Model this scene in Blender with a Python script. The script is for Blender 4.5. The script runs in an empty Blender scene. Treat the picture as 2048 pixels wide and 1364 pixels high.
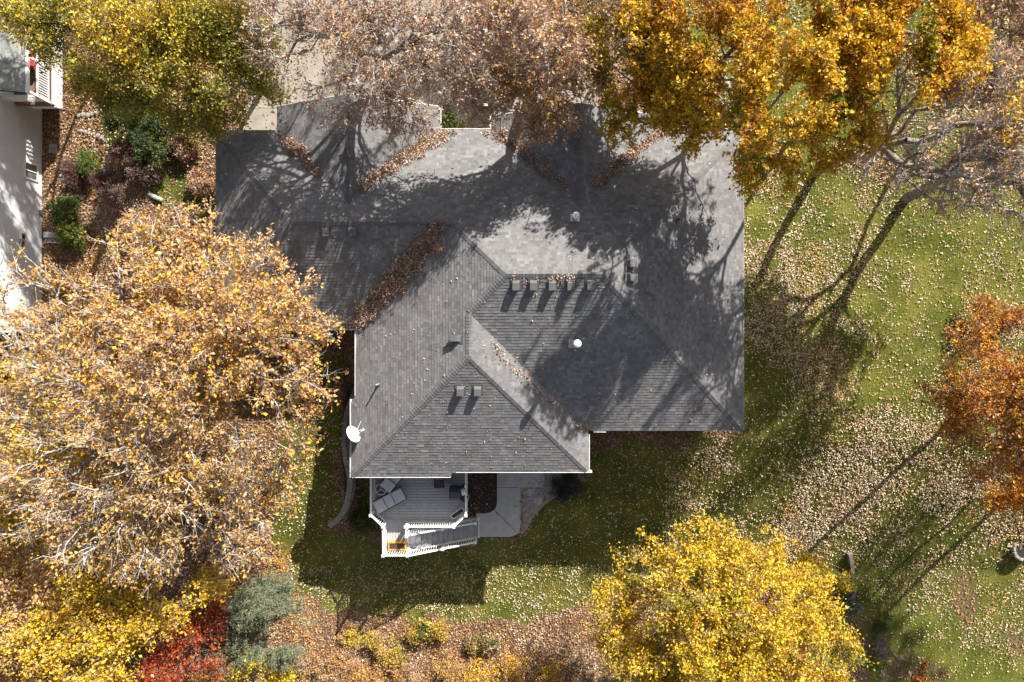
import bpy, math, random
import numpy as np
from mathutils import Vector

random.seed(11)
rng = np.random.default_rng(11)
scene = bpy.context.scene
COL = scene.collection
R = math.radians

# ------------------------------------------------------------------ camera, sky, sun, exposure
CAM_H = 38.0            # drone height above the back patio, metres
FPX = 1365.0            # focal length in photo pixels (24 mm equivalent)
cam_d = bpy.data.cameras.new("camera")
cam_d.sensor_width = 36.0
cam_d.lens = FPX / 2048 * 36.0
cam_d.clip_end = 3000
cam = bpy.data.objects.new("camera", cam_d)
cam.location = (0, 0, CAM_H)
cam.rotation_euler = (0, 0, 0)
COL.objects.link(cam)
scene.camera = cam

SUN_EL, SUN_AZ = R(34.0), R(31.0)     # elevation; azimuth clockwise from +Y
SDIR = Vector((math.sin(SUN_AZ) * math.cos(SUN_EL), math.cos(SUN_AZ) * math.cos(SUN_EL), math.sin(SUN_EL)))
world = bpy.data.worlds.new("World")
scene.world = world
world.use_nodes = True
wn = world.node_tree
wn.nodes.clear()
w_out = wn.nodes.new("ShaderNodeOutputWorld")
w_bg = wn.nodes.new("ShaderNodeBackground")
w_sky = wn.nodes.new("ShaderNodeTexSky")
w_sky.sky_type = 'NISHITA'
w_sky.sun_disc = False
w_sky.sun_elevation = SUN_EL
w_sky.sun_rotation = SUN_AZ
w_sky.dust_density = 3.0
w_sky.ozone_density = 1.0
w_bg.inputs[1].default_value = 0.056
w_hs = wn.nodes.new("ShaderNodeHueSaturation")      # white balance of the sky light
w_hs.inputs["Saturation"].default_value = 0.62
wn.links.new(w_sky.outputs[0], w_hs.inputs["Color"])
wn.links.new(w_hs.outputs[0], w_bg.inputs[0])
wn.links.new(w_bg.outputs[0], w_out.inputs[0])
sun_d = bpy.data.lights.new("sun", 'SUN')
sun_d.energy = 4.8
sun_d.angle = R(0.53)
sun_d.color = (1.0, 0.95, 0.88)
sun = bpy.data.objects.new("sun", sun_d)
sun.rotation_euler = (-SDIR).to_track_quat('-Z', 'Y').to_euler()
COL.objects.link(sun)
scene.view_settings.view_transform = 'Standard'
scene.view_settings.look = 'None'
scene.view_settings.exposure = 1.36
scene.view_settings.gamma = 1.0
scene.view_settings.use_curve_mapping = False
scene.cycles.use_denoising = True
scene.cycles.max_bounces = 5
scene.cycles.diffuse_bounces = 3
scene.cycles.transmission_bounces = 4
scene.cycles.sample_clamp_indirect = 4.0

# ------------------------------------------------------------------ materials
MATS = {}

def node_mat(name):
    m = bpy.data.materials.new(name)
    m.use_nodes = True
    nt = m.node_tree
    nt.nodes.clear()
    out = nt.nodes.new("ShaderNodeOutputMaterial")
    MATS[name] = m
    return m, nt, out

def noise_node(nt, scale, detail=4, rough=0.6, coord=None):
    n = nt.nodes.new("ShaderNodeTexNoise")
    n.inputs["Scale"].default_value = scale
    n.inputs["Detail"].default_value = detail
    n.inputs["Roughness"].default_value = rough
    if coord is not None:
        nt.links.new(coord, n.inputs["Vector"])
    return n

def ramp_node(nt, fac, stops):
    r = nt.nodes.new("ShaderNodeValToRGB")
    e = r.color_ramp.elements
    while len(e) < len(stops):
        e.new(0.5)
    for el, (p, c) in zip(e, stops):
        el.position = p
        el.color = (*c, 1)
    nt.links.new(fac, r.inputs[0])
    return r

def geo_pos(nt):
    g = nt.nodes.new("ShaderNodeNewGeometry")
    return g.outputs["Position"]

def simple(name, c1, c2, scale=6.0, rough=0.7, bump=0.0, bscale=40, metallic=0.0):
    m, nt, out = node_mat(name)
    b = nt.nodes.new("ShaderNodeBsdfPrincipled")
    pos = geo_pos(nt)
    n = noise_node(nt, scale, 5, 0.65, pos)
    r = ramp_node(nt, n.outputs["Fac"], [(0.3, c1), (0.7, c2)])
    nt.links.new(r.outputs[0], b.inputs["Base Color"])
    b.inputs["Roughness"].default_value = rough
    b.inputs["Metallic"].default_value = metallic
    if bump > 0:
        n2 = noise_node(nt, bscale, 3, 0.6, pos)
        bm = nt.nodes.new("ShaderNodeBump")
        bm.inputs["Strength"].default_value = bump
        bm.inputs["Distance"].default_value = 0.02
        nt.links.new(n2.outputs["Fac"], bm.inputs["Height"])
        nt.links.new(bm.outputs[0], b.inputs["Normal"])
    nt.links.new(b.outputs[0], out.inputs[0])
    return m

def attr_mat(name, rough=0.85, grain=0.0, gscale=60.0, spec=0.3, translucent=0.0, wear=False):
    """colour comes from the per-piece 'tint' of each leaf or shingle"""
    m, nt, out = node_mat(name)
    a = nt.nodes.new("ShaderNodeAttribute")
    a.attribute_name = "tint"
    col = a.outputs["Color"]
    if grain > 0:
        n = noise_node(nt, gscale, 3, 0.7, geo_pos(nt))
        mp = nt.nodes.new("ShaderNodeMapRange")
        mp.inputs[3].default_value = 1 - grain
        mp.inputs[4].default_value = 1 + grain
        nt.links.new(n.outputs["Fac"], mp.inputs[0])
        mx = nt.nodes.new("ShaderNodeVectorMath")
        mx.operation = 'SCALE'
        nt.links.new(col, mx.inputs[0])
        nt.links.new(mp.outputs[0], mx.inputs["Scale"])
        col = mx.outputs[0]
    if wear:
        n = noise_node(nt, 0.7, 5, 0.65, geo_pos(nt))
        mp = nt.nodes.new("ShaderNodeMapRange")
        mp.inputs[1].default_value = 0.3
        mp.inputs[2].default_value = 0.7
        mp.inputs[3].default_value = 0.86
        mp.inputs[4].default_value = 1.13
        nt.links.new(n.outputs["Fac"], mp.inputs[0])
        mx = nt.nodes.new("ShaderNodeVectorMath")
        mx.operation = 'SCALE'
        nt.links.new(col, mx.inputs[0])
        nt.links.new(mp.outputs[0], mx.inputs["Scale"])
        col = mx.outputs[0]
    b = nt.nodes.new("ShaderNodeBsdfPrincipled")
    nt.links.new(col, b.inputs["Base Color"])
    b.inputs["Roughness"].default_value = rough
    b.inputs["Specular IOR Level"].default_value = spec
    sh = b.outputs[0]
    if translucent > 0:
        t = nt.nodes.new("ShaderNodeBsdfTranslucent")
        nt.links.new(col, t.inputs[0])
        mix = nt.nodes.new("ShaderNodeMixShader")
        mix.inputs[0].default_value = translucent
        nt.links.new(sh, mix.inputs[1])
        nt.links.new(t.outputs[0], mix.inputs[2])
        sh = mix.outputs[0]
    nt.links.new(sh, out.inputs[0])
    return m

def ground_mat():
    """turf, leaf mould and bare soil; the 'lawn' attribute says where turf was sown"""
    m, nt, out = node_mat("ground_cover")
    pos = geo_pos(nt)
    a = nt.nodes.new("ShaderNodeAttribute")
    a.attribute_name = "lawn"
    g1 = noise_node(nt, 26, 6, 0.75, pos)
    g2 = noise_node(nt, 0.55, 3, 0.6, pos)
    gm = nt.nodes.new("ShaderNodeMath"); gm.operation = 'MULTIPLY_ADD'
    gm.inputs[1].default_value = 0.55
    nt.links.new(g1.outputs["Fac"], gm.inputs[0])
    gs = nt.nodes.new("ShaderNodeMath"); gs.operation = 'MULTIPLY'
    gs.inputs[1].default_value = 0.5
    nt.links.new(g2.outputs["Fac"], gs.inputs[0])
    nt.links.new(gs.outputs[0], gm.inputs[2])
    grass = ramp_node(nt, gm.outputs[0], [(0.30, (0.022, 0.033, 0.006)), (0.50, (0.090, 0.105, 0.015)), (0.66, (0.185, 0.175, 0.038)), (0.80, (0.28, 0.22, 0.09))])
    l1 = noise_node(nt, 17, 5, 0.8, pos)
    litter = ramp_node(nt, l1.outputs["Fac"], [(0.30, (0.035, 0.025, 0.017)), (0.48, (0.13, 0.088, 0.056)), (0.60, (0.26, 0.18, 0.115)), (0.75, (0.38, 0.28, 0.19))])
    mx = nt.nodes.new("ShaderNodeMixRGB")
    nt.links.new(a.outputs["Fac"], mx.inputs[0])
    nt.links.new(litter.outputs[0], mx.inputs[1])
    nt.links.new(grass.outputs[0], mx.inputs[2])
    b = nt.nodes.new("ShaderNodeBsdfPrincipled")
    b.inputs["Roughness"].default_value = 0.95
    b.inputs["Specular IOR Level"].default_value = 0.1
    nt.links.new(mx.outputs[0], b.inputs["Base Color"])
    bp = nt.nodes.new("ShaderNodeBump")
    bp.inputs["Strength"].default_value = 0.9
    bp.inputs["Distance"].default_value = 0.06
    nt.links.new(g1.outputs["Fac"], bp.inputs["Height"])
    nt.links.new(bp.outputs[0], b.inputs["Normal"])
    nt.links.new(b.outputs[0], out.inputs[0])

ground_mat()
attr_mat("leaf", 0.55, 0.0, spec=0.35, translucent=0.30)
attr_mat("dry_leaf", 0.75, 0.0, spec=0.25, translucent=0.12)
attr_mat("needle", 0.7, 0.0, spec=0.2, translucent=0.15)
attr_mat("grass_blade", 0.7, 0.0, spec=0.2, translucent=0.25)
attr_mat("shingle", 0.92, 0.22, 90.0, spec=0.2, wear=True)
attr_mat("gravel_stone", 0.9, 0.15, 80.0, spec=0.2)
simple("bark", (0.10, 0.085, 0.070), (0.30, 0.27, 0.235), 9, 0.9, 0.6, 30)
simple("bark_pale", (0.22, 0.205, 0.185), (0.50, 0.475, 0.445), 9, 0.9, 0.5, 30)
simple("white_paint", (0.70, 0.70, 0.68), (0.82, 0.82, 0.80), 3, 0.55, 0.05)
simple("white_metal", (0.62, 0.62, 0.60), (0.80, 0.80, 0.78), 5, 0.4, 0.05)
simple("wall_siding", (0.52, 0.53, 0.54), (0.60, 0.61, 0.62), 2, 0.6, 0.05)
simple("house_siding", (0.40, 0.38, 0.35), (0.50, 0.48, 0.45), 2, 0.7, 0.05)
simple("roof_felt", (0.035, 0.034, 0.033), (0.06, 0.058, 0.056), 8, 0.9)
simple("vent_metal", (0.075, 0.075, 0.073), (0.12, 0.119, 0.116), 14, 0.6)
simple("dark_metal", (0.012, 0.012, 0.013), (0.03, 0.03, 0.03), 14, 0.45)
simple("galvanised", (0.45, 0.46, 0.47), (0.68, 0.69, 0.70), 12, 0.35, 0.0, 40, 0.6)
simple("deck_board", (0.29, 0.295, 0.305), (0.39, 0.395, 0.405), 5, 0.75, 0.15, 60)
simple("deck_board_dark", (0.25, 0.253, 0.26), (0.35, 0.353, 0.362), 5, 0.75, 0.15, 60)
simple("concrete", (0.20, 0.175, 0.145), (0.30, 0.265, 0.225), 1.6, 0.9, 0.2, 50)
simple("concrete_grey", (0.36, 0.345, 0.325), (0.48, 0.46, 0.435), 2.0, 0.9, 0.2, 50)
simple("mulch", (0.018, 0.013, 0.010), (0.055, 0.042, 0.034), 30, 0.95, 0.8, 30)
simple("bare_soil", (0.10, 0.080, 0.062), (0.22, 0.185, 0.15), 6, 0.95, 0.5, 30)
simple("gravel_bed", (0.22, 0.195, 0.18), (0.42, 0.38, 0.36), 26, 0.95, 0.8, 40)
simple("wall_block", (0.19, 0.175, 0.155), (0.33, 0.31, 0.28), 5, 0.95, 0.4, 30)
simple("field_stone", (0.17, 0.15, 0.13), (0.36, 0.32, 0.28), 5, 0.9, 0.5, 14)
simple("old_timber", (0.11, 0.095, 0.085), (0.22, 0.20, 0.18), 7, 0.9, 0.3, 25)
simple("cushion_grey", (0.46, 0.475, 0.49), (0.54, 0.555, 0.57), 8, 0.9, 0.1, 60)
simple("cover_grey", (0.045, 0.052, 0.068), (0.075, 0.085, 0.105), 6, 0.7, 0.2, 20)
simple("wicker_dark", (0.012, 0.010, 0.010), (0.03, 0.025, 0.022), 20, 0.6)
simple("teak_dark", (0.022, 0.017, 0.015), (0.05, 0.04, 0.034), 14, 0.7)
simple("blue_canvas", (0.10, 0.125, 0.16), (0.14, 0.17, 0.21), 8, 0.9)
simple("orange_wood", (0.55, 0.23, 0.03), (0.72, 0.33, 0.06), 9, 0.6, 0.1)
simple("brown_deck", (0.14, 0.075, 0.045), (0.24, 0.14, 0.085), 6, 0.8, 0.1)
simple("red_fabric", (0.36, 0.02, 0.012), (0.50, 0.035, 0.02), 6, 0.8)
simple("glass_dark", (0.10, 0.11, 0.115), (0.17, 0.18, 0.185), 3, 0.12)
simple("door_paint", (0.66, 0.65, 0.62), (0.74, 0.73, 0.70), 3, 0.5)

# ------------------------------------------------------------------ helpers
def P(px, py, z):
    """a photo point on the level z"""
    k = (CAM_H - z) / FPX
    return Vector(((px - 1024) * k, (682 - py) * k, z))

def smooth(a, b, x):
    t = np.clip((x - a) / (b - a), 0, 1)
    return t * t * (3 - 2 * t)

_W = (np.array([-60, -40, -20, -13.4, -7, 0, 3, 60.]), np.array([-3.0, -2.5, -1.0, -0.1, 1.2, 2.3, 2.45, 2.45]))
_M = (np.array([-60, -40, -25, -16, -14.8, -13, -11.4, -10.7, -4.2, 0, 3, 60.]), np.array([-3.6, -3.2, -2.4, -1.85, -1.75, -1.5, -0.55, 0, 0, 2.3, 2.45, 2.45]))
_E = (np.array([-60, -40, -25, -16, -13.3, -11.6, -7.5, -5.2, -3, 1, 60.]), np.array([-3.6, -3.2, -2.6, -2.2, -1.8, -1.05, 0.86, 1.93, 2.3, 2.45, 2.45]))

_lat = {}
def vnoise(x, y, s, seed=0):
    if seed not in _lat:
        _lat[seed] = np.random.default_rng(1000 + seed).random((256, 256))
    L = _lat[seed]
    u, v = np.asarray(x) * s + 512.3, np.asarray(y) * s + 512.7
    i, j = np.floor(u).astype(int), np.floor(v).astype(int)
    a, b = u - i, v - j
    a, b = a * a * (3 - 2 * a), b * b * (3 - 2 * b)
    i, j, i1, j1 = i % 256, j % 256, (i + 1) % 256, (j + 1) % 256
    return (L[i, j] * (1 - a) + L[i1, j] * a) * (1 - b) + (L[i, j1] * (1 - a) + L[i1, j1] * a) * b

def zg(X, Y):
    X = np.asarray(X, float); Y = np.asarray(Y, float)
    w, m, e = np.interp(Y, *_W), np.interp(Y, *_M), np.interp(Y, *_E)
    a = smooth(-9.15, -8.75, X)
    a = np.where(Y < -10.8, smooth(-13, -6.5, X), a)
    b = smooth(3.6, 6.6, X)
    z = w * (1 - a) + m * a
    z = z * (1 - b) + e * b
    s = np.clip((-19.0 - X) / 6.0, 0, 1)
    s = s * s * (3 - 2 * s)
    z = z * (1 - s) + np.minimum(z, -1.0) * s
    far = np.clip((np.hypot(X, Y) - 45) / 60, 0, 1)
    z = z * (1 - far)
    return z + (vnoise(X, Y, 0.45, 3) - 0.5) * 0.10 * smooth(7.0, 9.0, np.abs(X - 1.0) + 0.6 * np.maximum(0, -Y - 9))

def PG(px, py, dz=0.0):
    """a photo point on the ground"""
    z = 0.0
    for _ in range(12):
        p = P(px, py, z)
        z = 0.5 * z + 0.5 * float(zg(p.x, p.y))
    p = P(px, py, z)
    p.z = float(zg(p.x, p.y)) + dz
    return p

def to_px(X, Y, Z):
    k = FPX / (CAM_H - Z)
    return 1024 + X * k, 682 - Y * k

def in_poly(x, y, poly):
    x = np.asarray(x); y = np.asarray(y)
    r = np.zeros(x.shape, bool)
    n = len(poly)
    for i in range(n):
        x0, y0 = poly[i]; x1, y1 = poly[(i + 1) % n]
        c = ((y0 > y) != (y1 > y))
        if y0 != y1:
            c &= x < (x1 - x0) * (y - y0) / (y1 - y0) + x0
        r ^= c
    return r

ORIG = {}
def origin(o):
    w = Vector((0, 0, 0))
    while o is not None:
        w += Vector(o.location)
        o = o.parent
    return w

def link(o, parent=None):
    COL.objects.link(o)
    if parent is not None:
        o.parent = parent
    return o

def tag(o, label=None, cat=None, group=None, kind=None):
    if label: o["label"] = label
    if cat: o["category"] = cat
    if group: o["group"] = group
    if kind: o["kind"] = kind
    return o

def thing(name, label, cat, loc, group=None):
    o = bpy.data.objects.new(name, None)
    o.empty_display_size = 0.2
    o.location = loc
    COL.objects.link(o)
    return tag(o, label, cat, group)

def np_mesh(name, V, Fc, tint=None):
    me = bpy.data.meshes.new(name)
    V = np.ascontiguousarray(V, np.float32); Fc = np.ascontiguousarray(Fc, np.int32)
    me.vertices.add(len(V)); me.vertices.foreach_set("co", V.ravel())
    k = Fc.shape[1]
    me.loops.add(Fc.size); me.loops.foreach_set("vertex_index", Fc.ravel())
    me.polygons.add(len(Fc)); me.polygons.foreach_set("loop_start", np.arange(0, Fc.size, k, dtype=np.int32))
    me.update(calc_edges=True)
    me.shade_flat()
    if tint is not None:
        at = me.attributes.new("tint", 'FLOAT_COLOR', 'FACE')
        c = np.ones((len(Fc), 4), np.float32); c[:, :3] = tint
        at.data.foreach_set("color", c.ravel())
    return me

def np_obj(name, V, Fc, mat, parent=None, tint=None, smooth_shade=False):
    V = np.asarray(V, float)
    if parent is not None:
        V = V - np.array(origin(parent))
    me = np_mesh(name, V, Fc, tint)
    me.materials.append(MATS[mat])
    if smooth_shade:
        me.shade_smooth()
    return link(bpy.data.objects.new(name, me), parent)

class MB:
    """collects the faces of ONE piece, in world coordinates"""
    def __init__(s):
        s.v, s.f = [], []
    def poly(s, pts, faces):
        b = len(s.v)
        s.v += [tuple(p) for p in pts]
        s.f += [tuple(b + i for i in f) for f in faces]
        return s
    def box(s, c, d, rz=0.0, u=None):
        hx, hy, hz = d[0] / 2, d[1] / 2, d[2] / 2
        pts = []
        ca, sa = math.cos(rz), math.sin(rz)
        for z in (-hz, hz):
            for x, y in ((-hx, -hy), (hx, -hy), (hx, hy), (-hx, hy)):
                pts.append((c[0] + x * ca - y * sa, c[1] + x * sa + y * ca, c[2] + z))
        return s.poly(pts, [(3, 2, 1, 0), (4, 5, 6, 7), (0, 1, 5, 4), (1, 2, 6, 5), (2, 3, 7, 6), (3, 0, 4, 7)])
    def rbox(s, c, d, rz=0.0, r=0.03):
        """box with a chamfered top edge"""
        hx, hy, hz = d[0] / 2, d[1] / 2, d[2] / 2
        ca, sa = math.cos(rz), math.sin(rz)
        pts = []
        for z, q in ((-hz, 0), (hz - r, 0), (hz, r)):
            for x, y in ((-hx + q, -hy + q), (hx - q, -hy + q), (hx - q, hy - q), (-hx + q, hy - q)):
                pts.append((c[0] + x * ca - y * sa, c[1] + x * sa + y * ca, c[2] + z))
        fs = [(3, 2, 1, 0), (8, 9, 10, 11)]
        for k in (0, 4):
            for i in range(4):
                j = (i + 1) % 4
                fs.append((k + i, k + j, k + 4 + j, k + 4 + i))
        return s.poly(pts, fs)
    def bar(s, a, b, w, h, up=(0, 0, 1)):
        a, b = Vector(a), Vector(b)
        t = (b - a).normalized()
        n = Vector(up)
        if abs(t.dot(n)) > 0.98:
            n = Vector((1, 0, 0))
        x = t.cross(n).normalized() * w / 2
        y = x.cross(t).normalized() * h / 2
        pts = [a - x - y, a + x - y, a + x + y, a - x + y, b - x - y, b + x - y, b + x + y, b - x + y]
        return s.poly(pts, [(0, 1, 2, 3), (7, 6, 5, 4), (1, 0, 4, 5), (2, 1, 5, 6), (3, 2, 6, 7), (0, 3, 7, 4)])
    def tube(s, pts, rad, n=10, cap=True):
        pts = [Vector(p) for p in pts]
        if not hasattr(rad, '__len__'):
            rad = [rad] * len(pts)
        rings = []
        for i, p in enumerate(pts):
            t = (pts[min(i + 1, len(pts) - 1)] - pts[max(i - 1, 0)])
            t = t.normalized() if t.length > 1e-9 else Vector((0, 0, 1))
            a = Vector((0, 0, 1)) if abs(t.z) < 0.9 else Vector((1, 0, 0))
            x = t.cross(a).normalized(); y = t.cross(x)
            rings.append([p + (x * math.cos(2 * math.pi * k / n) + y * math.sin(2 * math.pi * k / n)) * rad[i] for k in range(n)])
        b = len(s.v)
        for r in rings:
            s.v += [tuple(q) for q in r]
        for i in range(len(pts) - 1):
            for k in range(n):
                k2 = (k + 1) % n
                s.f.append((b + i * n + k, b + i * n + k2, b + (i + 1) * n + k2, b + (i + 1) * n + k))
        if cap:
            s.f.append(tuple(b + k for k in range(n))[::-1])
            s.f.append(tuple(b + (len(pts) - 1) * n + k for k in range(n)))
        return s
    def prism(s, poly, z0, z1):
        n = len(poly)
        z0f = z0 if callable(z0) else (lambda x, y: z0)
        z1f = z1 if callable(z1) else (lambda x, y: z1)
        pts = [(p[0], p[1], z0f(p[0], p[1])) for p in poly] + [(p[0], p[1], z1f(p[0], p[1])) for p in poly]
        fs = [tuple(range(n))[::-1], tuple(range(n, 2 * n))] + [(i, (i + 1) % n, n + (i + 1) % n, n + i) for i in range(n)]
        return s.poly(pts, fs)
    def build(s, name, mat, parent=None, smooth_shade=False):
        me = bpy.data.meshes.new(name)
        o0 = origin(parent) if parent is not None else Vector((0, 0, 0))
        me.from_pydata([tuple(Vector(v) - o0) for v in s.v], [], s.f)
        me.update()
        me.materials.append(MATS[mat])
        if smooth_shade:
            for p in me.polygons: p.use_smooth = True
        return link(bpy.data.objects.new(name, me), parent)

def share(me, name, parent, wloc, rz=0.0):
    """another piece of the same make: shares mesh data"""
    o = bpy.data.objects.new(name, me)
    o.location = Vector(wloc) - (origin(parent) if parent else Vector((0, 0, 0)))
    o.rotation_euler = (0, 0, rz)
    return link(o, parent)

# ------------------------------------------------------------------ leaves
def leaf_arrays(pos, size, up=0.5, wid=0.62, fold=0.10, g=rng):
    n = len(pos)
    nrm = g.normal(size=(n, 3)); nrm /= np.linalg.norm(nrm, axis=1)[:, None]
    nrm[:, 2] += up
    nrm /= np.linalg.norm(nrm, axis=1)[:, None]
    t = g.normal(size=(n, 3))
    t -= (t * nrm).sum(1)[:, None] * nrm
    t /= np.linalg.norm(t, axis=1)[:, None]
    b = np.cross(nrm, t)
    L = (size * np.exp(g.normal(-0.03, 0.30, n)).clip(0.45, 1.7))[:, None]
    V = np.empty((n, 4, 3))
    V[:, 0] = pos - t * L * 0.5
    V[:, 1] = pos - b * L * wid * 0.5 + nrm * L * fold + t * L * 0.08
    V[:, 2] = pos + t * L * 0.5
    V[:, 3] = pos + b * L * wid * 0.5 + nrm * L * fold + t * L * 0.08
    base = np.arange(n)[:, None] * 4
    Fc = np.concatenate([base + np.array([[0, 1, 2]]), base + np.array([[0, 2, 3]])], 1).reshape(-1, 3)
    return V.reshape(-1, 3), Fc

def leaf_tints(pos, palette, weights, g=rng, clump=0.5, cs=0.9, seed=5, var=0.18):
    """each leaf takes a colour of the palette; neighbours tend to turn together"""
    n = len(pos)
    pal = np.array(palette); w = np.array(weights, float); w /= w.sum()
    nz = vnoise(pos[:, 0] + pos[:, 2] * 0.7, pos[:, 1] - pos[:, 2] * 0.4, cs, seed)
    nz = np.clip((nz - 0.5) * 1.5 + 0.5, 0, 0.9999)
    u = np.where(g.random(n) < clump, nz, g.random(n))
    idx = np.searchsorted(np.cumsum(w), u).clip(0, len(w) - 1)
    c = pal[idx] * (1 + g.normal(0, var, (n, 1))).clip(0.45, 1.6)
    return np.clip(c, 0.004, 0.85)

def leaf_obj(name, pos, size, palette, weights, parent=None, mat="leaf", up=0.5, wid=0.62, clump=0.5, cs=0.9, seed=5, fold=0.10, var=0.18):
    V, Fc = leaf_arrays(pos, size, up, wid, fold)
    t = leaf_tints(pos, palette, weights, clump=clump, cs=cs, seed=seed, var=var)
    return np_obj(name, V, Fc, mat, parent, np.repeat(t, 2, 0))

TAN = [(0.50, 0.29, 0.12), (0.58, 0.33, 0.10), (0.62, 0.40, 0.20), (0.58, 0.29, 0.045), (0.64, 0.41, 0.03), (0.32, 0.16, 0.06)]
PINKTAN = [(0.50, 0.33, 0.23), (0.60, 0.43, 0.33), (0.58, 0.36, 0.21), (0.42, 0.22, 0.11), (0.56, 0.29, 0.06), (0.30, 0.18, 0.12)]
GOLD = [(0.62, 0.37, 0.012), (0.68, 0.44, 0.022), (0.60, 0.29, 0.012), (0.46, 0.19, 0.018), (0.40, 0.32, 0.020), (0.22, 0.23, 0.018)]
YELLOW = [(0.62, 0.43, 0.018), (0.68, 0.50, 0.045), (0.60, 0.35, 0.016), (0.42, 0.37, 0.022), (0.52, 0.31, 0.10), (0.26, 0.26, 0.024)]
OLIVE = [(0.27, 0.26, 0.028), (0.36, 0.33, 0.045), (0.56, 0.42, 0.03), (0.18, 0.20, 0.03), (0.48, 0.31, 0.05), (0.66, 0.52, 0.09)]
ORANGE = [(0.529, 0.196, 0.016), (0.598, 0.253, 0.011), (0.414, 0.138, 0.021), (0.506, 0.287, 0.103), (0.621, 0.333, 0.011), (0.23, 0.092, 0.034)]
RED = [(0.414, 0.054, 0.011), (0.506, 0.09, 0.011), (0.322, 0.036, 0.013), (0.483, 0.156, 0.022), (0.207, 0.034, 0.018)]
CEDAR = [(0.15, 0.18, 0.10), (0.20, 0.225, 0.13), (0.25, 0.265, 0.165), (0.27, 0.225, 0.12), (0.10, 0.125, 0.07)]
GREEN = [(0.070, 0.115, 0.016), (0.10, 0.155, 0.022), (0.15, 0.19, 0.030), (0.24, 0.23, 0.02), (0.04, 0.075, 0.015)]
PURPLE = [(0.12, 0.050, 0.045), (0.16, 0.075, 0.065), (0.20, 0.12, 0.09), (0.10, 0.045, 0.055), (0.22, 0.10, 0.05)]
LITTER = [(0.414, 0.27, 0.167), (0.483, 0.333, 0.218), (0.54, 0.402, 0.276), (0.345, 0.184, 0.086), (0.253, 0.138, 0.075), (0.483, 0.265, 0.075)]
LITTER_PALE = [(0.54, 0.38, 0.25), (0.62, 0.47, 0.33), (0.68, 0.55, 0.41), (0.42, 0.25, 0.13), (0.30, 0.18, 0.105), (0.56, 0.34, 0.12)]
PILE = [(0.30, 0.20, 0.155), (0.40, 0.28, 0.22), (0.54, 0.38, 0.27), (0.20, 0.13, 0.105), (0.58, 0.37, 0.20)]

# ------------------------------------------------------------------ trees
def tubes(A, B, ra, rb, k):
    n = len(A)
    t = B - A
    t /= np.maximum(np.linalg.norm(t, axis=1), 1e-6)[:, None]
    a = np.where(np.abs(t[:, 2:3]) < 0.9, np.array([[0, 0, 1.]]), np.array([[1., 0, 0]]))
    x = np.cross(t, a); x /= np.linalg.norm(x, axis=1)[:, None]
    y = np.cross(t, x)
    V = np.empty((n, 2 * k, 3))
    for i in range(k):
        d = x * math.cos(2 * math.pi * i / k) + y * math.sin(2 * math.pi * i / k)
        V[:, i] = A + d * ra[:, None]
        V[:, k + i] = B + d * rb[:, None]
    q = np.array([[i, (i + 1) % k, k + (i + 1) % k, k + i] for i in range(k)])
    Fc = (np.arange(n)[:, None, None] * 2 * k + q[None]).reshape(-1, 4)
    return V.reshape(-1, 3), Fc

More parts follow.
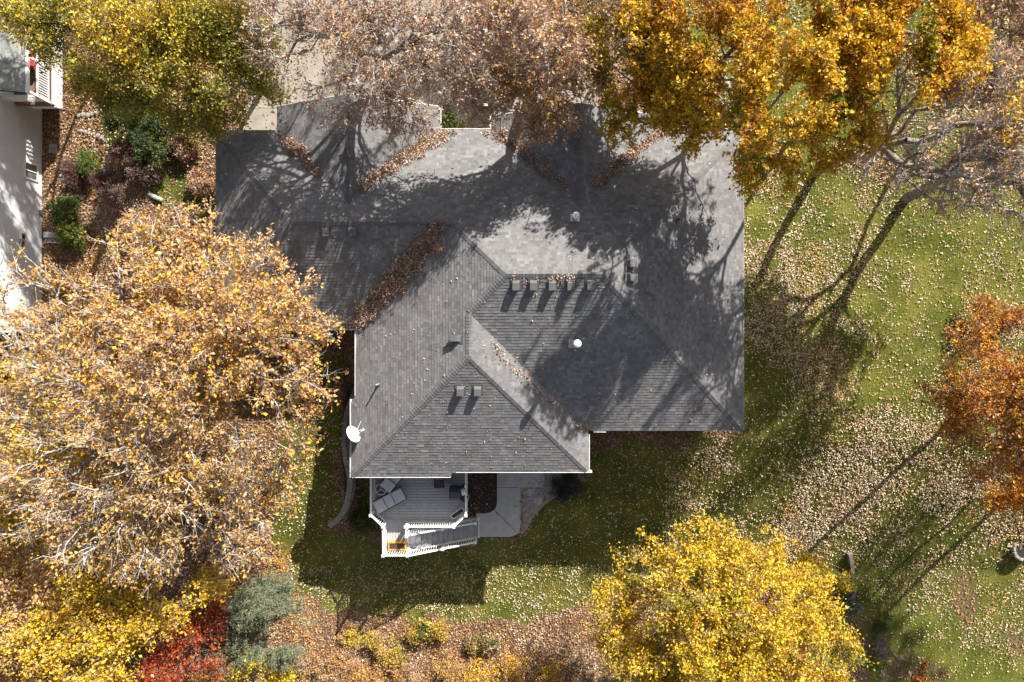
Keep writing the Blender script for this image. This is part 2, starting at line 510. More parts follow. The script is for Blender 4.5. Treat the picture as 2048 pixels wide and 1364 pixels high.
def grow_tree(name, label, cat, base, blobs, n_pts, n_leaf, leaf, pal, wts, fork=0.4, twigs=4, twig_len=(0.25, 0.6),
              bark="bark", r0=0.012, mat="leaf", up=0.45, seed=1, spread=0.10, group=None, stems=1, wid=0.62, clump=0.5, cs=0.9, trunk_name="trunk",
              crown_name="crown", leafy=1.0, twig_r=0.010, shell=0.45, gap_scale=1.1, gap_keep=0.68):
    """a trunk whose limbs reach out to points through the crown's volume, twigs at their ends, leaves on the twigs.
    blobs: (x, y, z, radius) lobes of the crown in metres"""
    g = np.random.default_rng(seed)
    base = Vector(base)
    bl = np.array(blobs, float)
    vol = bl[:, 3] ** 2.2
    n0 = n_pts * 3
    which = g.choice(len(bl), n0, p=vol / vol.sum())
    d = g.normal(size=(n0, 3)); d /= np.linalg.norm(d, axis=1)[:, None]
    d[:, 2] = np.where(d[:, 2] < -0.3, -d[:, 2] * 0.7, d[:, 2])
    rr = g.random(n0) ** shell
    pts = bl[which, :3] + d * (rr * bl[which, 3] * g.uniform(0.85, 1.18, n0))[:, None] * np.array([1, 1, 0.8])
    # boughs carry leaves in clumps with gaps between them
    nzc = vnoise(pts[:, 0] + pts[:, 2] * .35, pts[:, 1] - pts[:, 2] * .25, gap_scale, 50 + seed % 7) + g.normal(0, .05, n0)
    pts = pts[np.argsort(-nzc)[:int(n0 * gap_keep)]]
    g.shuffle(pts)
    pts = pts[:n_pts]
    n_pts = len(pts)
    gz = zg(pts[:, 0], pts[:, 1]) + 0.25
    pts[:, 2] = np.maximum(pts[:, 2], gz)
    cen = (bl[:, :3] * vol[:, None]).sum(0) / vol.sum()
    b = np.array(base)
    zf = b[2] + (cen[2] - b[2]) * fork
    fk = np.array([b[0] + (cen[0] - b[0]) * 0.35, b[1] + (cen[1] - b[1]) * 0.35, zf])
    N = 3 * n_pts + 40
    pos = np.zeros((N, 3)); par = np.full(N, -1); plen = np.zeros(N); m = 0
    def add(p, pr):
        nonlocal m
        pos[m] = p; par[m] = pr
        plen[m] = 0 if pr < 0 else plen[pr] + np.linalg.norm(p - pos[pr])
        m += 1
        return m - 1
    foot = add(b - np.array([0, 0, 0.15]), -1)
    for s in range(stems):
        off = np.zeros(3) if stems == 1 else np.append(g.normal(0, 0.18, 2), 0)
        cur = foot
        ns = 5
        for i in range(1, ns + 1):
            t = i / ns
            cur = add(b + off + (fk + off * 2.5 - b) * np.array([t ** 1.3, t ** 1.3, t]) + np.append(g.normal(0, 0.05, 2), 0) * (i < ns), cur)
    first_free = 3 if stems == 1 else 2
    order = np.argsort(np.linalg.norm(pts - fk, axis=1))
    for i in order:
        p = pts[i]
        dist = np.linalg.norm(pos[first_free:m] - p, axis=1)
        drop = np.maximum(0, pos[first_free:m, 2] - p[2])
        cost = dist + 0.48 * plen[first_free:m] + 0.8 * drop
        j = int(np.argmin(cost)) + first_free
        L = dist[j - first_free]
        if L > 0.9:
            pp = par[j]
            inc = (pos[j] - pos[pp]) if pp >= 0 else np.array([0, 0, 1.])
            inc /= max(np.linalg.norm(inc), 1e-6)
            prev = j
            ns = 2 if L < 2.2 else 4
            for q in range(1, ns):
                t = q / ns
                c = pos[j] * (1 - t) + p * t + inc * L * 0.22 * math.sin(math.pi * t) * (1 - 0.5 * t) + g.normal(0, 0.05 * L / ns, 3)
                prev = add(c, prev)
            j = prev
        add(p, j)
    pos, par = pos[:m], par[:m]
    E = 2.6
    acc = np.zeros(m); nch = np.zeros(m, int)
    for i in range(m):
        if par[i] >= 0: nch[par[i]] += 1
    rad = np.zeros(m)
    for i in range(m - 1, -1, -1):
        rad[i] = (acc[i] ** (1 / E)) if nch[i] else r0
        rad[i] = max(rad[i], r0)
        if par[i] >= 0: acc[par[i]] += rad[i] ** E
    rad[:2] *= 1.15
    e = np.where(par >= 0)[0]
    A, Bp = pos[par[e]], pos[e]
    ra = np.minimum(rad[par[e]], rad[e] * 1.35); rb = rad[e]
    big = rb > 0.045
    Vs, Fs, Ms, off = [], [], [], 0
    for msk, k in ((big, 7), (~big, 4)):
        if msk.any():
            V, Fc = tubes(A[msk], Bp[msk], ra[msk], rb[msk], k)
            Vs.append(V); Fs.append(Fc + off); off += len(V)
            Ms.append(np.full(len(Fc), 0 if k == 7 else 1))
    # twigs
    fine = e[rad[e] < r0 * 2.6]
    src = np.repeat(fine, twigs)
    n = len(src)
    dirv = pos[src] - pos[par[src]]
    dirv /= np.maximum(np.linalg.norm(dirv, axis=1), 1e-6)[:, None]
    outw = pos[src] - cen; outw /= np.maximum(np.linalg.norm(outw, axis=1), 1e-6)[:, None]
    dv = dirv * 0.7 + outw * 0.5 + g.normal(0, 0.62, (n, 3)) + np.array([0, 0, 0.2])
    dv /= np.linalg.norm(dv, axis=1)[:, None]
    start = pos[src] * 1.0
    back = g.random(n)[:, None] * 0.7
    start = start * (1 - back) + pos[par[src]] * back
    tips = start + dv * g.uniform(*twig_len, n)[:, None]
    tz = zg(tips[:, 0], tips[:, 1]) + 0.06
    tips[:, 2] = np.maximum(tips[:, 2], tz)
    V, Fc = tubes(start, tips, np.full(n, twig_r), np.full(n, twig_r * 0.45), 3)
    Vs.append(V); Fs.append(Fc + off); Ms.append(np.full(len(Fc), 1))
    root = thing(name, label, cat, base, group)
    tr_ = np_obj(trunk_name, np.concatenate(Vs), np.concatenate(Fs), "bark", root, smooth_shade=True)
    tr_.data.materials.append(MATS[bark])
    tr_.data.polygons.foreach_set("material_index", np.concatenate(Ms).astype(np.int32))
    # leaves in rosettes at the twig tips
    keep = np.where(g.random(n) < leafy)[0]
    if n_leaf and len(keep):
        per = max(1, int(round(n_leaf / len(keep))))
        ti = np.repeat(keep, per)
        if len(ti) > n_leaf: ti = g.choice(ti, n_leaf, replace=False)
        f = g.random(len(ti)) ** 0.5
        lp = start[ti] * (1 - f[:, None]) + tips[ti] * f[:, None] + g.normal(0, spread, (len(ti), 3))
        lz = zg(lp[:, 0], lp[:, 1]) + 0.04
        lp[:, 2] = np.maximum(lp[:, 2], lz)
        Vl, Fl = leaf_arrays(lp, leaf, up, wid, 0.12, g)
        t = leaf_tints(lp, pal, wts, g, clump=clump, cs=cs, seed=seed % 40)
        c = np_obj(crown_name, Vl, Fl, mat, root, np.repeat(t, 2, 0))
        c["kind"] = "stuff"
    return root

def B(*rows):
    """crown lobes given as photo point, height and radius"""
    out = []
    for px, py, z, r in rows:
        p = P(px, py, z)
        out.append((p.x, p.y, z, r))
    return out


# ------------------------------------------------------------------ the setting: ground, drive, path, beds
LAWN = [
    [(600, 690), (548, 900), (545, 1100), (585, 1185), (700, 1222), (830, 1238), (960, 1242), (1080, 1228), (1190, 1200), (1330, 1165), (1560, 1185),
     (1680, 1250), (1745, 1364), (1800, 1500), (2400, 1500), (2400, -300), (1240, -300), (1260, 100), (1360, 220), (1470, 325), (1470, 880), (1180, 900), (1172, 950), (1125, 992),
     (1068, 1036), (1032, 1076), (950, 1080), (760, 1090), (700, 1075), (640, 1062), (668, 1000), (676, 900), (676, 760), (700, 690)],
    [(205, 200), (300, 165), (350, 190), (372, 300), (330, 430), (255, 330), (212, 275)],
    [(360, 330), (430, 380), (432, 470), (380, 455), (345, 400)],
    [(712, 985), (745, 985), (762, 1060), (700, 1060)],
]
BARE = [(1828, 1340, 52, 34), (1932, 1198, 26, 55), (2020, 1290, 34, 18), (1705, 1240, 36, 22), (1725, 1330, 26, 36)]
HOUSE = [(-13.7, 1.1), (-7.0, 1.1), (-7.0, -5.8), (3.3, -5.8), (3.3, -3.8), (10.6, -3.8), (10.6, 9.6), (6.7, 9.6), (6.7, 10.3), (-0.5, 10.3), (-0.5, 9.6), (-4.0, 9.6), (-4.0, 10.8), (-10.8, 10.8), (-10.8, 9.6), (-13.7, 9.6)]

def lawn_mask(X, Y, Z):
    x, y = to_px(X, Y, Z)
    x = x + (vnoise(X, Y, 0.9, 8) - 0.5) * 34 + (vnoise(X, Y, 3.1, 9) - 0.5) * 12
    y = y + (vnoise(X, Y, 0.9, 10) - 0.5) * 34 + (vnoise(X, Y, 3.1, 11) - 0.5) * 12
    m = np.zeros(np.shape(x), bool)
    for p in LAWN:
        m |= in_poly(x, y, p)
    m = m.astype(float)
    for cx, cy, rx, ry in BARE:
        q = ((x - cx) / rx) ** 2 + ((y - cy) / ry) ** 2 + (vnoise(X, Y, 1.4, 12) - .5) * 2.0 + (vnoise(X, Y, 5.0, 13) - .5) * 1.2
        m *= 0.25 + 0.75 * smooth(0.2, 1.5, q)
    return m

def axis(lo, hi, step, far):
    a = np.arange(lo, hi + 1e-6, step)
    ext = np.array([2, 5, 10, 20, 40, 80, 160, 320, 640, 1000.])
    return np.concatenate([(lo - ext)[::-1], a, hi + ext])

gx, gy = axis(-31, 31, 0.2, 1), axis(-22, 24, 0.2, 1)
GX, GY = np.meshgrid(gx, gy, indexing='ij')
GZ = zg(GX, GY)
nx, ny = GX.shape
idx = np.arange(nx * ny).reshape(nx, ny)
quads = np.stack([idx[:-1, :-1], idx[1:, :-1], idx[1:, 1:], idx[:-1, 1:]], -1).reshape(-1, 4)
ground = np_obj("ground", np.stack([GX, GY, GZ], -1).reshape(-1, 3), quads, "ground_cover", smooth_shade=True)
tag(ground, kind="structure")
at = ground.data.attributes.new("lawn", 'FLOAT', 'POINT')
at.data.foreach_set("value", lawn_mask(GX, GY, GZ).ravel().astype(np.float32))

def sheet(name, pxpoly, mat, dz=0.004, thick=0.05, z=None, parent=None, kind="structure"):
    pts = []
    for x, y in pxpoly:
        p = PG(x, y) if z is None else P(x, y, z)
        pts.append(p)
    if z is None:
        f1 = lambda x, y: float(zg(x, y)) + dz
        f0 = lambda x, y: float(zg(x, y)) - thick
    else:
        f1, f0 = z + dz, z - thick
    poly = [(p.x, p.y) for p in pts]
    area = sum(poly[i][0] * poly[(i + 1) % len(poly)][1] - poly[(i + 1) % len(poly)][0] * poly[i][1] for i in range(len(poly)))
    if area < 0: poly.reverse()
    o = MB().prism(poly, f0, f1).build(name, mat, parent)
    if kind and parent is None: tag(o, kind=kind)
    return o

def rounded(pts, seg=6):
    """Chaikin-round a closed outline"""
    for _ in range(seg // 2):
        q = []
        for i in range(len(pts)):
            a, b = pts[i], pts[(i + 1) % len(pts)]
            q += [(a[0] * .75 + b[0] * .25, a[1] * .75 + b[1] * .25), (a[0] * .25 + b[0] * .75, a[1] * .25 + b[1] * .75)]
        pts = q
    return pts

# gravel and mulch beds, path of cast slabs (walk-out level z = 0)
gravel = sheet("gravel_bed", [(1036, 940), (1180, 940), (1176, 948), (1162, 970), (1146, 979), (1125, 988), (1108, 996), (1095, 1005), (1082, 1017), (1069, 1032), (1060, 1047), (1053, 1060), (1043, 1066), (1030, 1070)], "gravel_bed", 0.012, 0.05, 0.0)
mulch = sheet("mulch_bed", [(925, 925), (996, 925), (996, 1030), (925, 1030)], "mulch", 0.008, 0.05, 0.0)
path = bpy.data.objects.new("path", None); path.location = (0, -9.0, 0); link(path); tag(path, kind="structure")
for poly in ([(994, 920), (1089, 920), (1089, 974.3), (994, 974.3)],
             [(994, 975.3), (1041.5, 975.3), (1041.5, 1050), (1040, 1060), (1035.5, 1065.5), (988.6, 1019.0), (992, 1014), (994, 1005)],
             [(988, 1019.8), (1034.6, 1066.3), (1028, 1071), (1019, 1073.5), (952, 1073.5), (952, 1026.5), (972, 1026.5), (981, 1024.5)]):
    pp = [(P(x, y, 0).x, P(x, y, 0).y) for x, y in poly]
    pp.reverse()
    MB().prism(pp, -0.08, 0.035).build("slab", "concrete_grey", path)
for (px, py, a, b, rot) in ((1060, 985, 0.30, 0.19, 0.3), (1076, 1002, 0.27, 0.24, 0.9)):
    c = P(px, py, 0.02); pts = []
    for k in range(9):
        t = 2 * math.pi * k / 9; r = 1 + random.uniform(-.12, .12)
        x, y = a * r * math.cos(t), b * r * math.sin(t)
        pts.append((c.x + x * math.cos(rot) - y * math.sin(rot), c.y + x * math.sin(rot) + y * math.cos(rot)))
    o = MB().prism(pts, -0.05, 0.032).build("stepping_stone", "concrete_grey")
    tag(o, "flat grey stepping stone in the gravel nearest the path corner" if px == 1060 else "flat grey stepping stone in the gravel nearer the lawn edge", "stepping stone")

# drive of cast slabs in front of the garage
drive = bpy.data.objects.new("driveway", None); drive.location = (-9, 14, 2.45); link(drive); tag(drive, kind="structure")
xs = [-14.3, -11.6, -8.75, -5.9, -3.1]; ys = [9.2, 12.1, 15.0, 17.9, 20.8, 24.0]
for i in range(4):
    for j in range(5):
        g = 0.008
        x0, x1, y0, y1 = xs[i] + g, xs[i + 1] - g, ys[j] + g, ys[j + 1] - g
        if i == 0 and j > 2: continue
        poly = [(x0, y0), (x1, y0), (x1, y1), (x0, y1)]
        if i == 0: poly = [(x0 + [0, .5, 1.4][j], y0), (x1, y0), (x1, y1), (x0 + [.5, 1.4, 2.2][j], y1)]
        z = 2.455 + random.uniform(-0.004, 0.004)
        MB().prism(poly, 2.25, lambda x, y: float(zg(x, y)) * 0 + 2.51).build("slab", "concrete", drive)
walk = bpy.data.objects.new("front_walk", None); walk.location = (0, 12, 2.45); link(walk); tag(walk, kind="structure")
for k in range(5):
    x0 = -3.0 + k * 1.5
    MB().prism([(x0 + .008, 11.0 + .15 * k), (x0 + 1.492, 11.15 + .15 * k), (x0 + 1.492, 12.6 + .15 * k), (x0 + .008, 12.45 + .15 * k)], 2.25, 2.515).build("slab", "concrete", walk)

# ------------------------------------------------------------------ the house
T, ZE = 0.435, 5.40
house = thing("house", "large house with grey shingled hip roof in the middle of the yard", "house", (0, 2, 0))
WALLS = [(-13.68, 1.09), (-6.95, 1.09), (-6.95, -5.75), (3.27, -5.75), (3.27, -3.8), (10.6, -3.8), (10.6, 9.6), (6.65, 9.6), (6.65, 10.3), (-.48, 10.3), (-.48, 9.6), (-3.95, 9.6), (-3.95, 10.75), (-10.75, 10.75), (-10.75, 9.6), (-13.68, 9.6)]
for i in range(len(WALLS)):
    a, b = Vector(WALLS[i]), Vector(WALLS[(i + 1) % len(WALLS)])
    t = (b - a).normalized(); nrm = Vector((t.y, -t.x)); L = (b - a).length
    top = 5.18
    m = MB().prism([a, b, b - nrm * .16, a - nrm * .16], -2.6, top)
    w = m.build("wall", "house_siding", house)
    if L > 3:
        n_w = int(L // 3.2)
        for k in range(n_w):
            c = a + t * (L * (k + 0.5) / n_w)
            z0 = 3.5
            fr = MB()
            for dx, dz, sx, sz in ((0, .62, 1.24, .08), (0, -.62, 1.24, .08), (-.58, 0, .08, 1.16), (.58, 0, .08, 1.16), (0, 0, .05, 1.16)):
                q = c + t * dx + nrm * 0.03
                ang = math.atan2(t.y, t.x)
                fr.box((q.x, q.y, z0 + .6 + dz), (sx, .06, sz), ang)
            f = fr.build("window_frame", "white_paint", w)
            q = c + nrm * 0.008
            MB().box((q.x, q.y, z0 + .6), (1.08, .02, 1.16), math.atan2(t.y, t.x)).build("window_pane", "glass_dark", w)
for gx0, gx1, gy in ((-10.75, -3.95, 10.75), (-.48, 6.65, 10.3)):
    xm = (gx0 + gx1) / 2
    MB().poly([(gx0, gy, 5.18), (gx1, gy, 5.18), (xm, gy, 5.18 + (xm - gx0) * T), (gx0, gy - .16, 5.18), (gx1, gy - .16, 5.18), (xm, gy - .16, 5.18 + (xm - gx0) * T)],
              [(0, 1, 2), (5, 4, 3), (0, 3, 4, 1), (1, 4, 5, 2), (2, 5, 3, 0)]).build("gable_wall", "house_siding", house)
# two garage doors in the front gable, with panels
for cx in (-9.0, -5.7):
    d = MB().box((cx, 10.79, 3.6), (2.7, .05, 2.1)).build("garage_door", "door_paint", house)
    for r_ in range(4):
        for c_ in range(4):
            MB().box((cx - 1.0 + c_ * .667, 10.825, 2.83 + r_ * .52), (.56, .03, .40)).build("door_panel", "white_paint", d)
# glazed door onto the deck
dd = MB().box((-4.6, -5.79, 3.65), (1.9, .06, 2.1)).build("patio_door", "white_paint", house)
for dx in (-.46, .46):
    MB().box((-4.6 + dx, -5.835, 3.65), (.8, .03, 1.9)).build("window_pane", "glass_dark", dd)

# roof slopes: (name, point on the eave, uphill direction, pitch, plan outline)
hx = -1.90
SL = [
    ("north", (0, 10.05), (0, -1), T, [(-14.13, 10.05), (-11.2, 10.05), (-7.35, 6.2), (-3.5, 10.05), (-.93, 10.05), (3.085, 6.035), (7.1, 10.05), (11.05, 10.05), (3.9, 2.9), (-.25, 2.9), (-2.695, 5.345), (-9.88, 5.345)]),
    ("garage_west", (-14.13, 0), (1, 0), 1.107 * T, [(-14.13, .64), (-9.88, 5.345), (-14.13, 10.05)]),
    ("garage_south", (0, .64), (0, 1), T, [(-14.13, .64), (-7.4, .64), (-2.695, 5.345), (-9.88, 5.345)]),
    ("west", (-7.4, 0), (1, 0), T, [(-7.4, .64), (-7.4, -2.65), (-7.66, -2.80), (-7.66, -6.44), (hx, -.68), (hx, 1.25), (-.25, 2.9), (-2.695, 5.345)]),
    ("wing_south", (0, -6.18), (0, 1), T, [(-7.66, -6.44), (-2.95, -6.44), (-2.70, -6.18), (3.60, -6.18), (hx, -.68)]),
    ("wing_east", (3.60, 0), (-1, 0), T, [(3.60, -6.18), (3.60, -4.25), (hx, 1.25), (hx, -.68)]),
    ("main_south", (0, -4.25), (0, 1), T, [(3.60, -4.25), (11.05, -4.25), (3.9, 2.9), (-.25, 2.9), (hx, 1.25)]),
    ("east", (11.05, 0), (-1, 0), T, [(11.05, -4.25), (11.05, 10.05), (3.9, 2.9)]),
    ("gable_a_west", (-11.2, 0), (1, 0), T, [(-11.2, 10.05), (-7.35, 6.2), (-7.35, 11.2), (-11.2, 11.2)]),
    ("gable_a_east", (-3.5, 0), (-1, 0), T, [(-3.5, 10.05), (-3.5, 11.2), (-7.35, 11.2), (-7.35, 6.2)]),
    ("gable_b_west", (-.93, 0), (1, 0), T, [(-.93, 10.05), (3.085, 6.035), (3.085, 10.75), (-.93, 10.75)]),
    ("gable_b_east", (7.1, 0), (-1, 0), T, [(7.1, 10.05), (7.1, 10.75), (3.085, 10.75), (3.085, 6.035)]),
]
SH_COL = 0.80 * np.array([0.985, 1.0, 1.015]) * np.array([(0.185, 0.181, 0.180), (0.200, 0.196, 0.194), (0.218, 0.214, 0.211), (0.166, 0.162, 0.161), (0.196, 0.180, 0.176), (0.180, 0.165, 0.162), (0.234, 0.230, 0.226)])
SH_W = np.array([.22, .22, .16, .12, .12, .08, .08])

def crossings(poly, d):
    xs_ = []
    n = len(poly)
    for i in range(n):
        (a0, d0), (a1, d1) = poly[i], poly[(i + 1) % n]
        if (d0 > d) != (d1 > d):
            xs_.append(a0 + (a1 - a0) * (d - d0) / (d1 - d0))
    xs_.sort()
    return [(xs_[i], xs_[i + 1]) for i in range(0, len(xs_) - 1, 2)]

def roof_z(name_idx, x, y):
    _, e, g, t, _ = SL[name_idx]
    return ZE + t * ((x - e[0]) * g[0] + (y - e[1]) * g[1])

all_tabs = []
slope_obj = []
for si, (sname, e, g, t, plan) in enumerate(SL):
    area = sum(plan[i][0] * plan[(i + 1) % len(plan)][1] - plan[(i + 1) % len(plan)][0] * plan[i][1] for i in range(len(plan)))
    pl = plan if area > 0 else plan[::-1]
    slab = MB().prism(pl, lambda x, y: roof_z(si, x, y) - 0.17, lambda x, y: roof_z(si, x, y)).build("roof_slope", "roof_felt", house)
    slope_obj.append(slab)
    al = (-g[1], g[0])                     # along the eave
    pad = [((x - e[0]) * al[0] + (y - e[1]) * al[1], (x - e[0]) * g[0] + (y - e[1]) * g[1]) for x, y in plan]
    cosp = 1 / math.sqrt(1 + t * t)
    nrm = np.array([-g[0] * t * cosp, -g[1] * t * cosp, cosp])
    step = 0.146 * cosp
    dmin, dmax = min(p[1] for p in pad), max(p[1] for p in pad)
    k = 0
    while dmin + k * step < dmax - 0.02:
        d0 = dmin + k * step - (0.02 if k == 0 else 0); d1 = min(dmin + (k + 1) * step, dmax - 1e-4)
        i0, i1, im = crossings(pad, max(d0, dmin) + 1e-4), crossings(pad, d1 - 1e-4), crossings(pad, (max(d0, dmin) + d1) / 2)
        if not (len(i0) == len(i1) == len(im)):
            i0 = i1 = im
        for (lo0, hi0), (lo1, hi1) in zip(i0, i1):
            a = min(lo0, lo1) - random.uniform(0, .25)
            end = max(hi0, hi1)
            while a < end:
                w = random.choice((.11, .13, .16, .18, .21, .24, .30))
                b0, b1 = min(max(a, lo0), hi0), min(max(a + w, lo0), hi0)
                c0, c1 = min(max(a, lo1), hi1), min(max(a + w, lo1), hi1)
                if (b1 - b0) + (c1 - c0) > 0.03:
                    th = random.choice((.010, .011, .016, .018))
                    V = []
                    for aa, dd_, h in ((b0, d0, 0.001), (b1, d0, 0.001), (b0, d0, th), (b1, d0, th), (c0, d1 + .006, .002), (c1, d1 + .006, .002)):
                        x = e[0] + al[0] * aa + g[0] * dd_; y = e[1] + al[1] * aa + g[1] * dd_
                        V.append(np.array([x, y, ZE + t * dd_]) + nrm * h)
                    all_tabs.append((si, np.array(V), SH_COL[rng.choice(7, p=SH_W)] * random.uniform(.88, 1.12), b1 - b0 if b1 - b0 > .20 and abs((c1 - c0) - (b1 - b0)) < .01 else 0))
                a += w + 0.004
        k += 1
TAB_F = np.array([(2, 3, 5), (2, 5, 4), (0, 1, 3), (0, 3, 2), (0, 2, 4), (1, 5, 3)])
big = [i for i, tb in enumerate(all_tabs) if tb[3] > 0 and tb[0] in (3, 4, 5, 6)]
big.sort(key=lambda i: -all_tabs[i][3] * (1 / (CAM_H - all_tabs[i][1][2, 2])) ** 2)
single = set(big[:300])
for si in range(len(SL)):
    tabs = [tb for i, tb in enumerate(all_tabs) if tb[0] == si and i not in single]
    V = np.concatenate([tb[1] for tb in tabs])
    Fc = (np.arange(len(tabs))[:, None, None] * 6 + TAB_F[None]).reshape(-1, 3)
    o = np_obj("shingles", V, Fc, "shingle", slope_obj[si], np.repeat(np.array([tb[2] for tb in tabs]), 6, 0))
    o["kind"] = "stuff"
for i in sorted(single):
    si, V, c, _ = all_tabs[i]
    np_obj("shingle", V, TAB_F, "shingle", slope_obj[si], np.repeat(c[None], 6, 0))

# ridge and hip caps
def rz_at(si, x, y): return roof_z(si, x, y)
RIDGES = [  # (low plan point, high plan point, slope index left/right)
    ((hx, -.68), (hx, 1.25), 3, 5), ((-.25, 2.9), (3.9, 2.9), 0, 6), ((11.05, -4.25), (3.9, 2.9), 6, 7), ((-7.66, -6.44), (hx, -.68), 3, 4), ((3.60, -6.18), (hx, -.68), 4, 5),
    ((hx, 1.25), (-.25, 2.9), 3, 6), ((-2.695, 5.345), (-.25, 2.9), 0, 3), ((-9.88, 5.345), (-2.695, 5.345), 0, 2), ((11.05, 10.05), (3.9, 2.9), 0, 7),
    ((-14.13, 10.05), (-9.88, 5.345), 0, 1), ((-14.13, .64), (-9.88, 5.345), 1, 2), ((-7.35, 11.2), (-7.35, 6.2), 8, 9), ((3.085, 10.75), (3.085, 6.035), 10, 11)]
n_cap = 0
rest_V, rest_F, rest_T = [], [], []
for (a, b, s1, s2) in RIDGES:
    A = Vector((a[0], a[1], rz_at(s1, *a))); Bv = Vector((b[0], b[1], rz_at(s1, *b)))
    L = (Bv - A).length; tdir = (Bv - A) / L
    sides = []
    for s in (s1, s2):
        _, e, g, t, _ = SL[s]
        n = Vector((-g[0] * t, -g[1] * t, 1)).normalized()
        q = n.cross(tdir).normalized()
        mid = (Vector(a) + Vector(b)) / 2
        if (q.x * g[0] + q.y * g[1]) > 0 and abs(q.x * g[0] + q.y * g[1]) > 1e-3: q = -q
        sides.append((q, n))
    up = Vector((0, 0, 1)); wv = 0.165; ex = 0.142
    def ring(off, lift):
        return [tdir * off + sides[0][0] * wv + sides[0][1] * (lift + .004), tdir * off + up * (lift + .012), tdir * off + sides[1][0] * wv + sides[1][1] * (lift + .004)]
    V = ring(0, .026) + ring(.19, .012) + ring(0, .006)
    Fc = [(0, 1, 4, 3), (1, 2, 5, 4), (6, 7, 1, 0), (7, 8, 2, 1)]
    mesh = None
    num = int(L / ex)
    for i in range(num):
        loc = A + tdir * (i * ex)
        if n_cap < 300:
            kx = i % 3
            if i < 3:
                if mesh is None: mesh = []
                me = np_mesh("ridge_cap", np.array([tuple(v) for v in V]), np.array(Fc), np.repeat((SH_COL[[0, 3, 1][kx]] * .92)[None], 4, 0))
                me.materials.append(MATS["shingle"]); mesh.append(me)
            share(mesh[kx], "ridge_cap", house, loc)
            n_cap += 1
        else:
            off = len(rest_V) and sum(len(v) for v in rest_V)
            rest_V.append(np.array([tuple(v + loc) for v in V])); rest_F.append(np.array(Fc) + off)
            rest_T.append(np.repeat((SH_COL[rng.choice([0, 1, 3])] * .92)[None], 4, 0))
o = np_obj("ridge_caps", np.concatenate(rest_V), np.concatenate(rest_F), "shingle", house, np.concatenate(rest_T)); o["kind"] = "stuff"

# gutters: open channels hung on the eaves
def gutter(a, b, out, w=0.115, h=0.11, mat="white_metal"):
    a, b = Vector(a), Vector(b); n = Vector((out[0], out[1], 0)); t = 0.008
    m = MB()
    prof = [(0.004, 0.0), (w, 0.0), (w, h), (w - .022, h), (w - .022, t), (0.004 + t, t), (0.004 + t, h - .01), (0.004, h - .01)]
    z0 = -h - 0.02
    pts = [a + n * x + Vector((0, 0, z0 + y)) for x, y in prof] + [b + n * x + Vector((0, 0, z0 + y)) for x, y in prof]
    k = len(prof)
    m.poly(pts, [(i, (i + 1) % k, k + (i + 1) % k, k + i) for i in range(k)] + [tuple(range(k))[::-1], tuple(range(k, 2 * k))])
    return m.build("gutter", mat, house)
zl = ZE - .26 * T
gutter((-7.40, .60, ZE), (-7.40, -2.62, ZE), (-1, 0)); gutter((-7.66, -2.80, zl), (-7.66, -6.55, zl), (-1, 0))
gutter((-7.66, -6.44, zl), (-2.95, -6.44, zl), (0, -1)); gutter((-2.68, -6.18, ZE), (3.83, -6.18, ZE), (0, -1))
gutter((3.60, -6.18, ZE), (3.60, -4.45, ZE), (1, 0)); gutter((-14.13, .64, ZE), (-7.45, .64, ZE), (0, -1))
gutter((3.9, -4.25, ZE), (4.5, -4.25, ZE), (0, -1)); gutter((-3.45, 10.05, ZE), (-.97, 10.05, ZE), (0, 1)); gutter((7.15, 10.05, ZE), (11.05, 10.05, ZE), (0, 1))
gutter((-3.5, 10.2, ZE), (-3.5, 11.2, ZE), (1, 0)); gutter((-.93, 10.1, ZE), (-.93, 10.75, ZE), (-1, 0)); gutter((7.1, 10.1, ZE), (7.1, 10.75, ZE), (1, 0))
# fascia boards on the other eaves and verges
def fascia(a, b):
    MB().bar(Vector(a) + Vector((0, 0, -.10)), Vector(b) + Vector((0, 0, -.10)), .03, .18).build("fascia", "white_paint", house)
fascia((-14.15, .70, ZE), (-14.15, 10.0, ZE)); fascia((11.07, -4.2, ZE), (11.07, 10.0, ZE)); fascia((4.55, -4.27, ZE), (11.0, -4.27, ZE))
fascia((-14.1, 10.07, ZE), (-11.3, 10.07, ZE)); fascia((-11.22, 10.1, ZE), (-11.22, 11.18, ZE))
for x0, xm, x1, yv in ((-11.2, -7.35, -3.5, 11.225), (-.93, 3.085, 7.1, 10.775)):
    fascia((x0, yv, ZE), (xm - .01, yv, ZE + (xm - x0) * T)); fascia((xm + .01, yv, ZE + (xm - x0) * T), (x1, yv, ZE))
# eave return with a small shingled shelf at the garage gable
# box vents
def roof_pt(si, px, py):
    z = 7.0
    for _ in range(20):
        p = P(px, py, z); z = 0.5 * z + 0.5 * roof_z(si, p.x, p.y)
    p = P(px, py, z); p.z = roof_z(si, p.x, p.y)
    return p

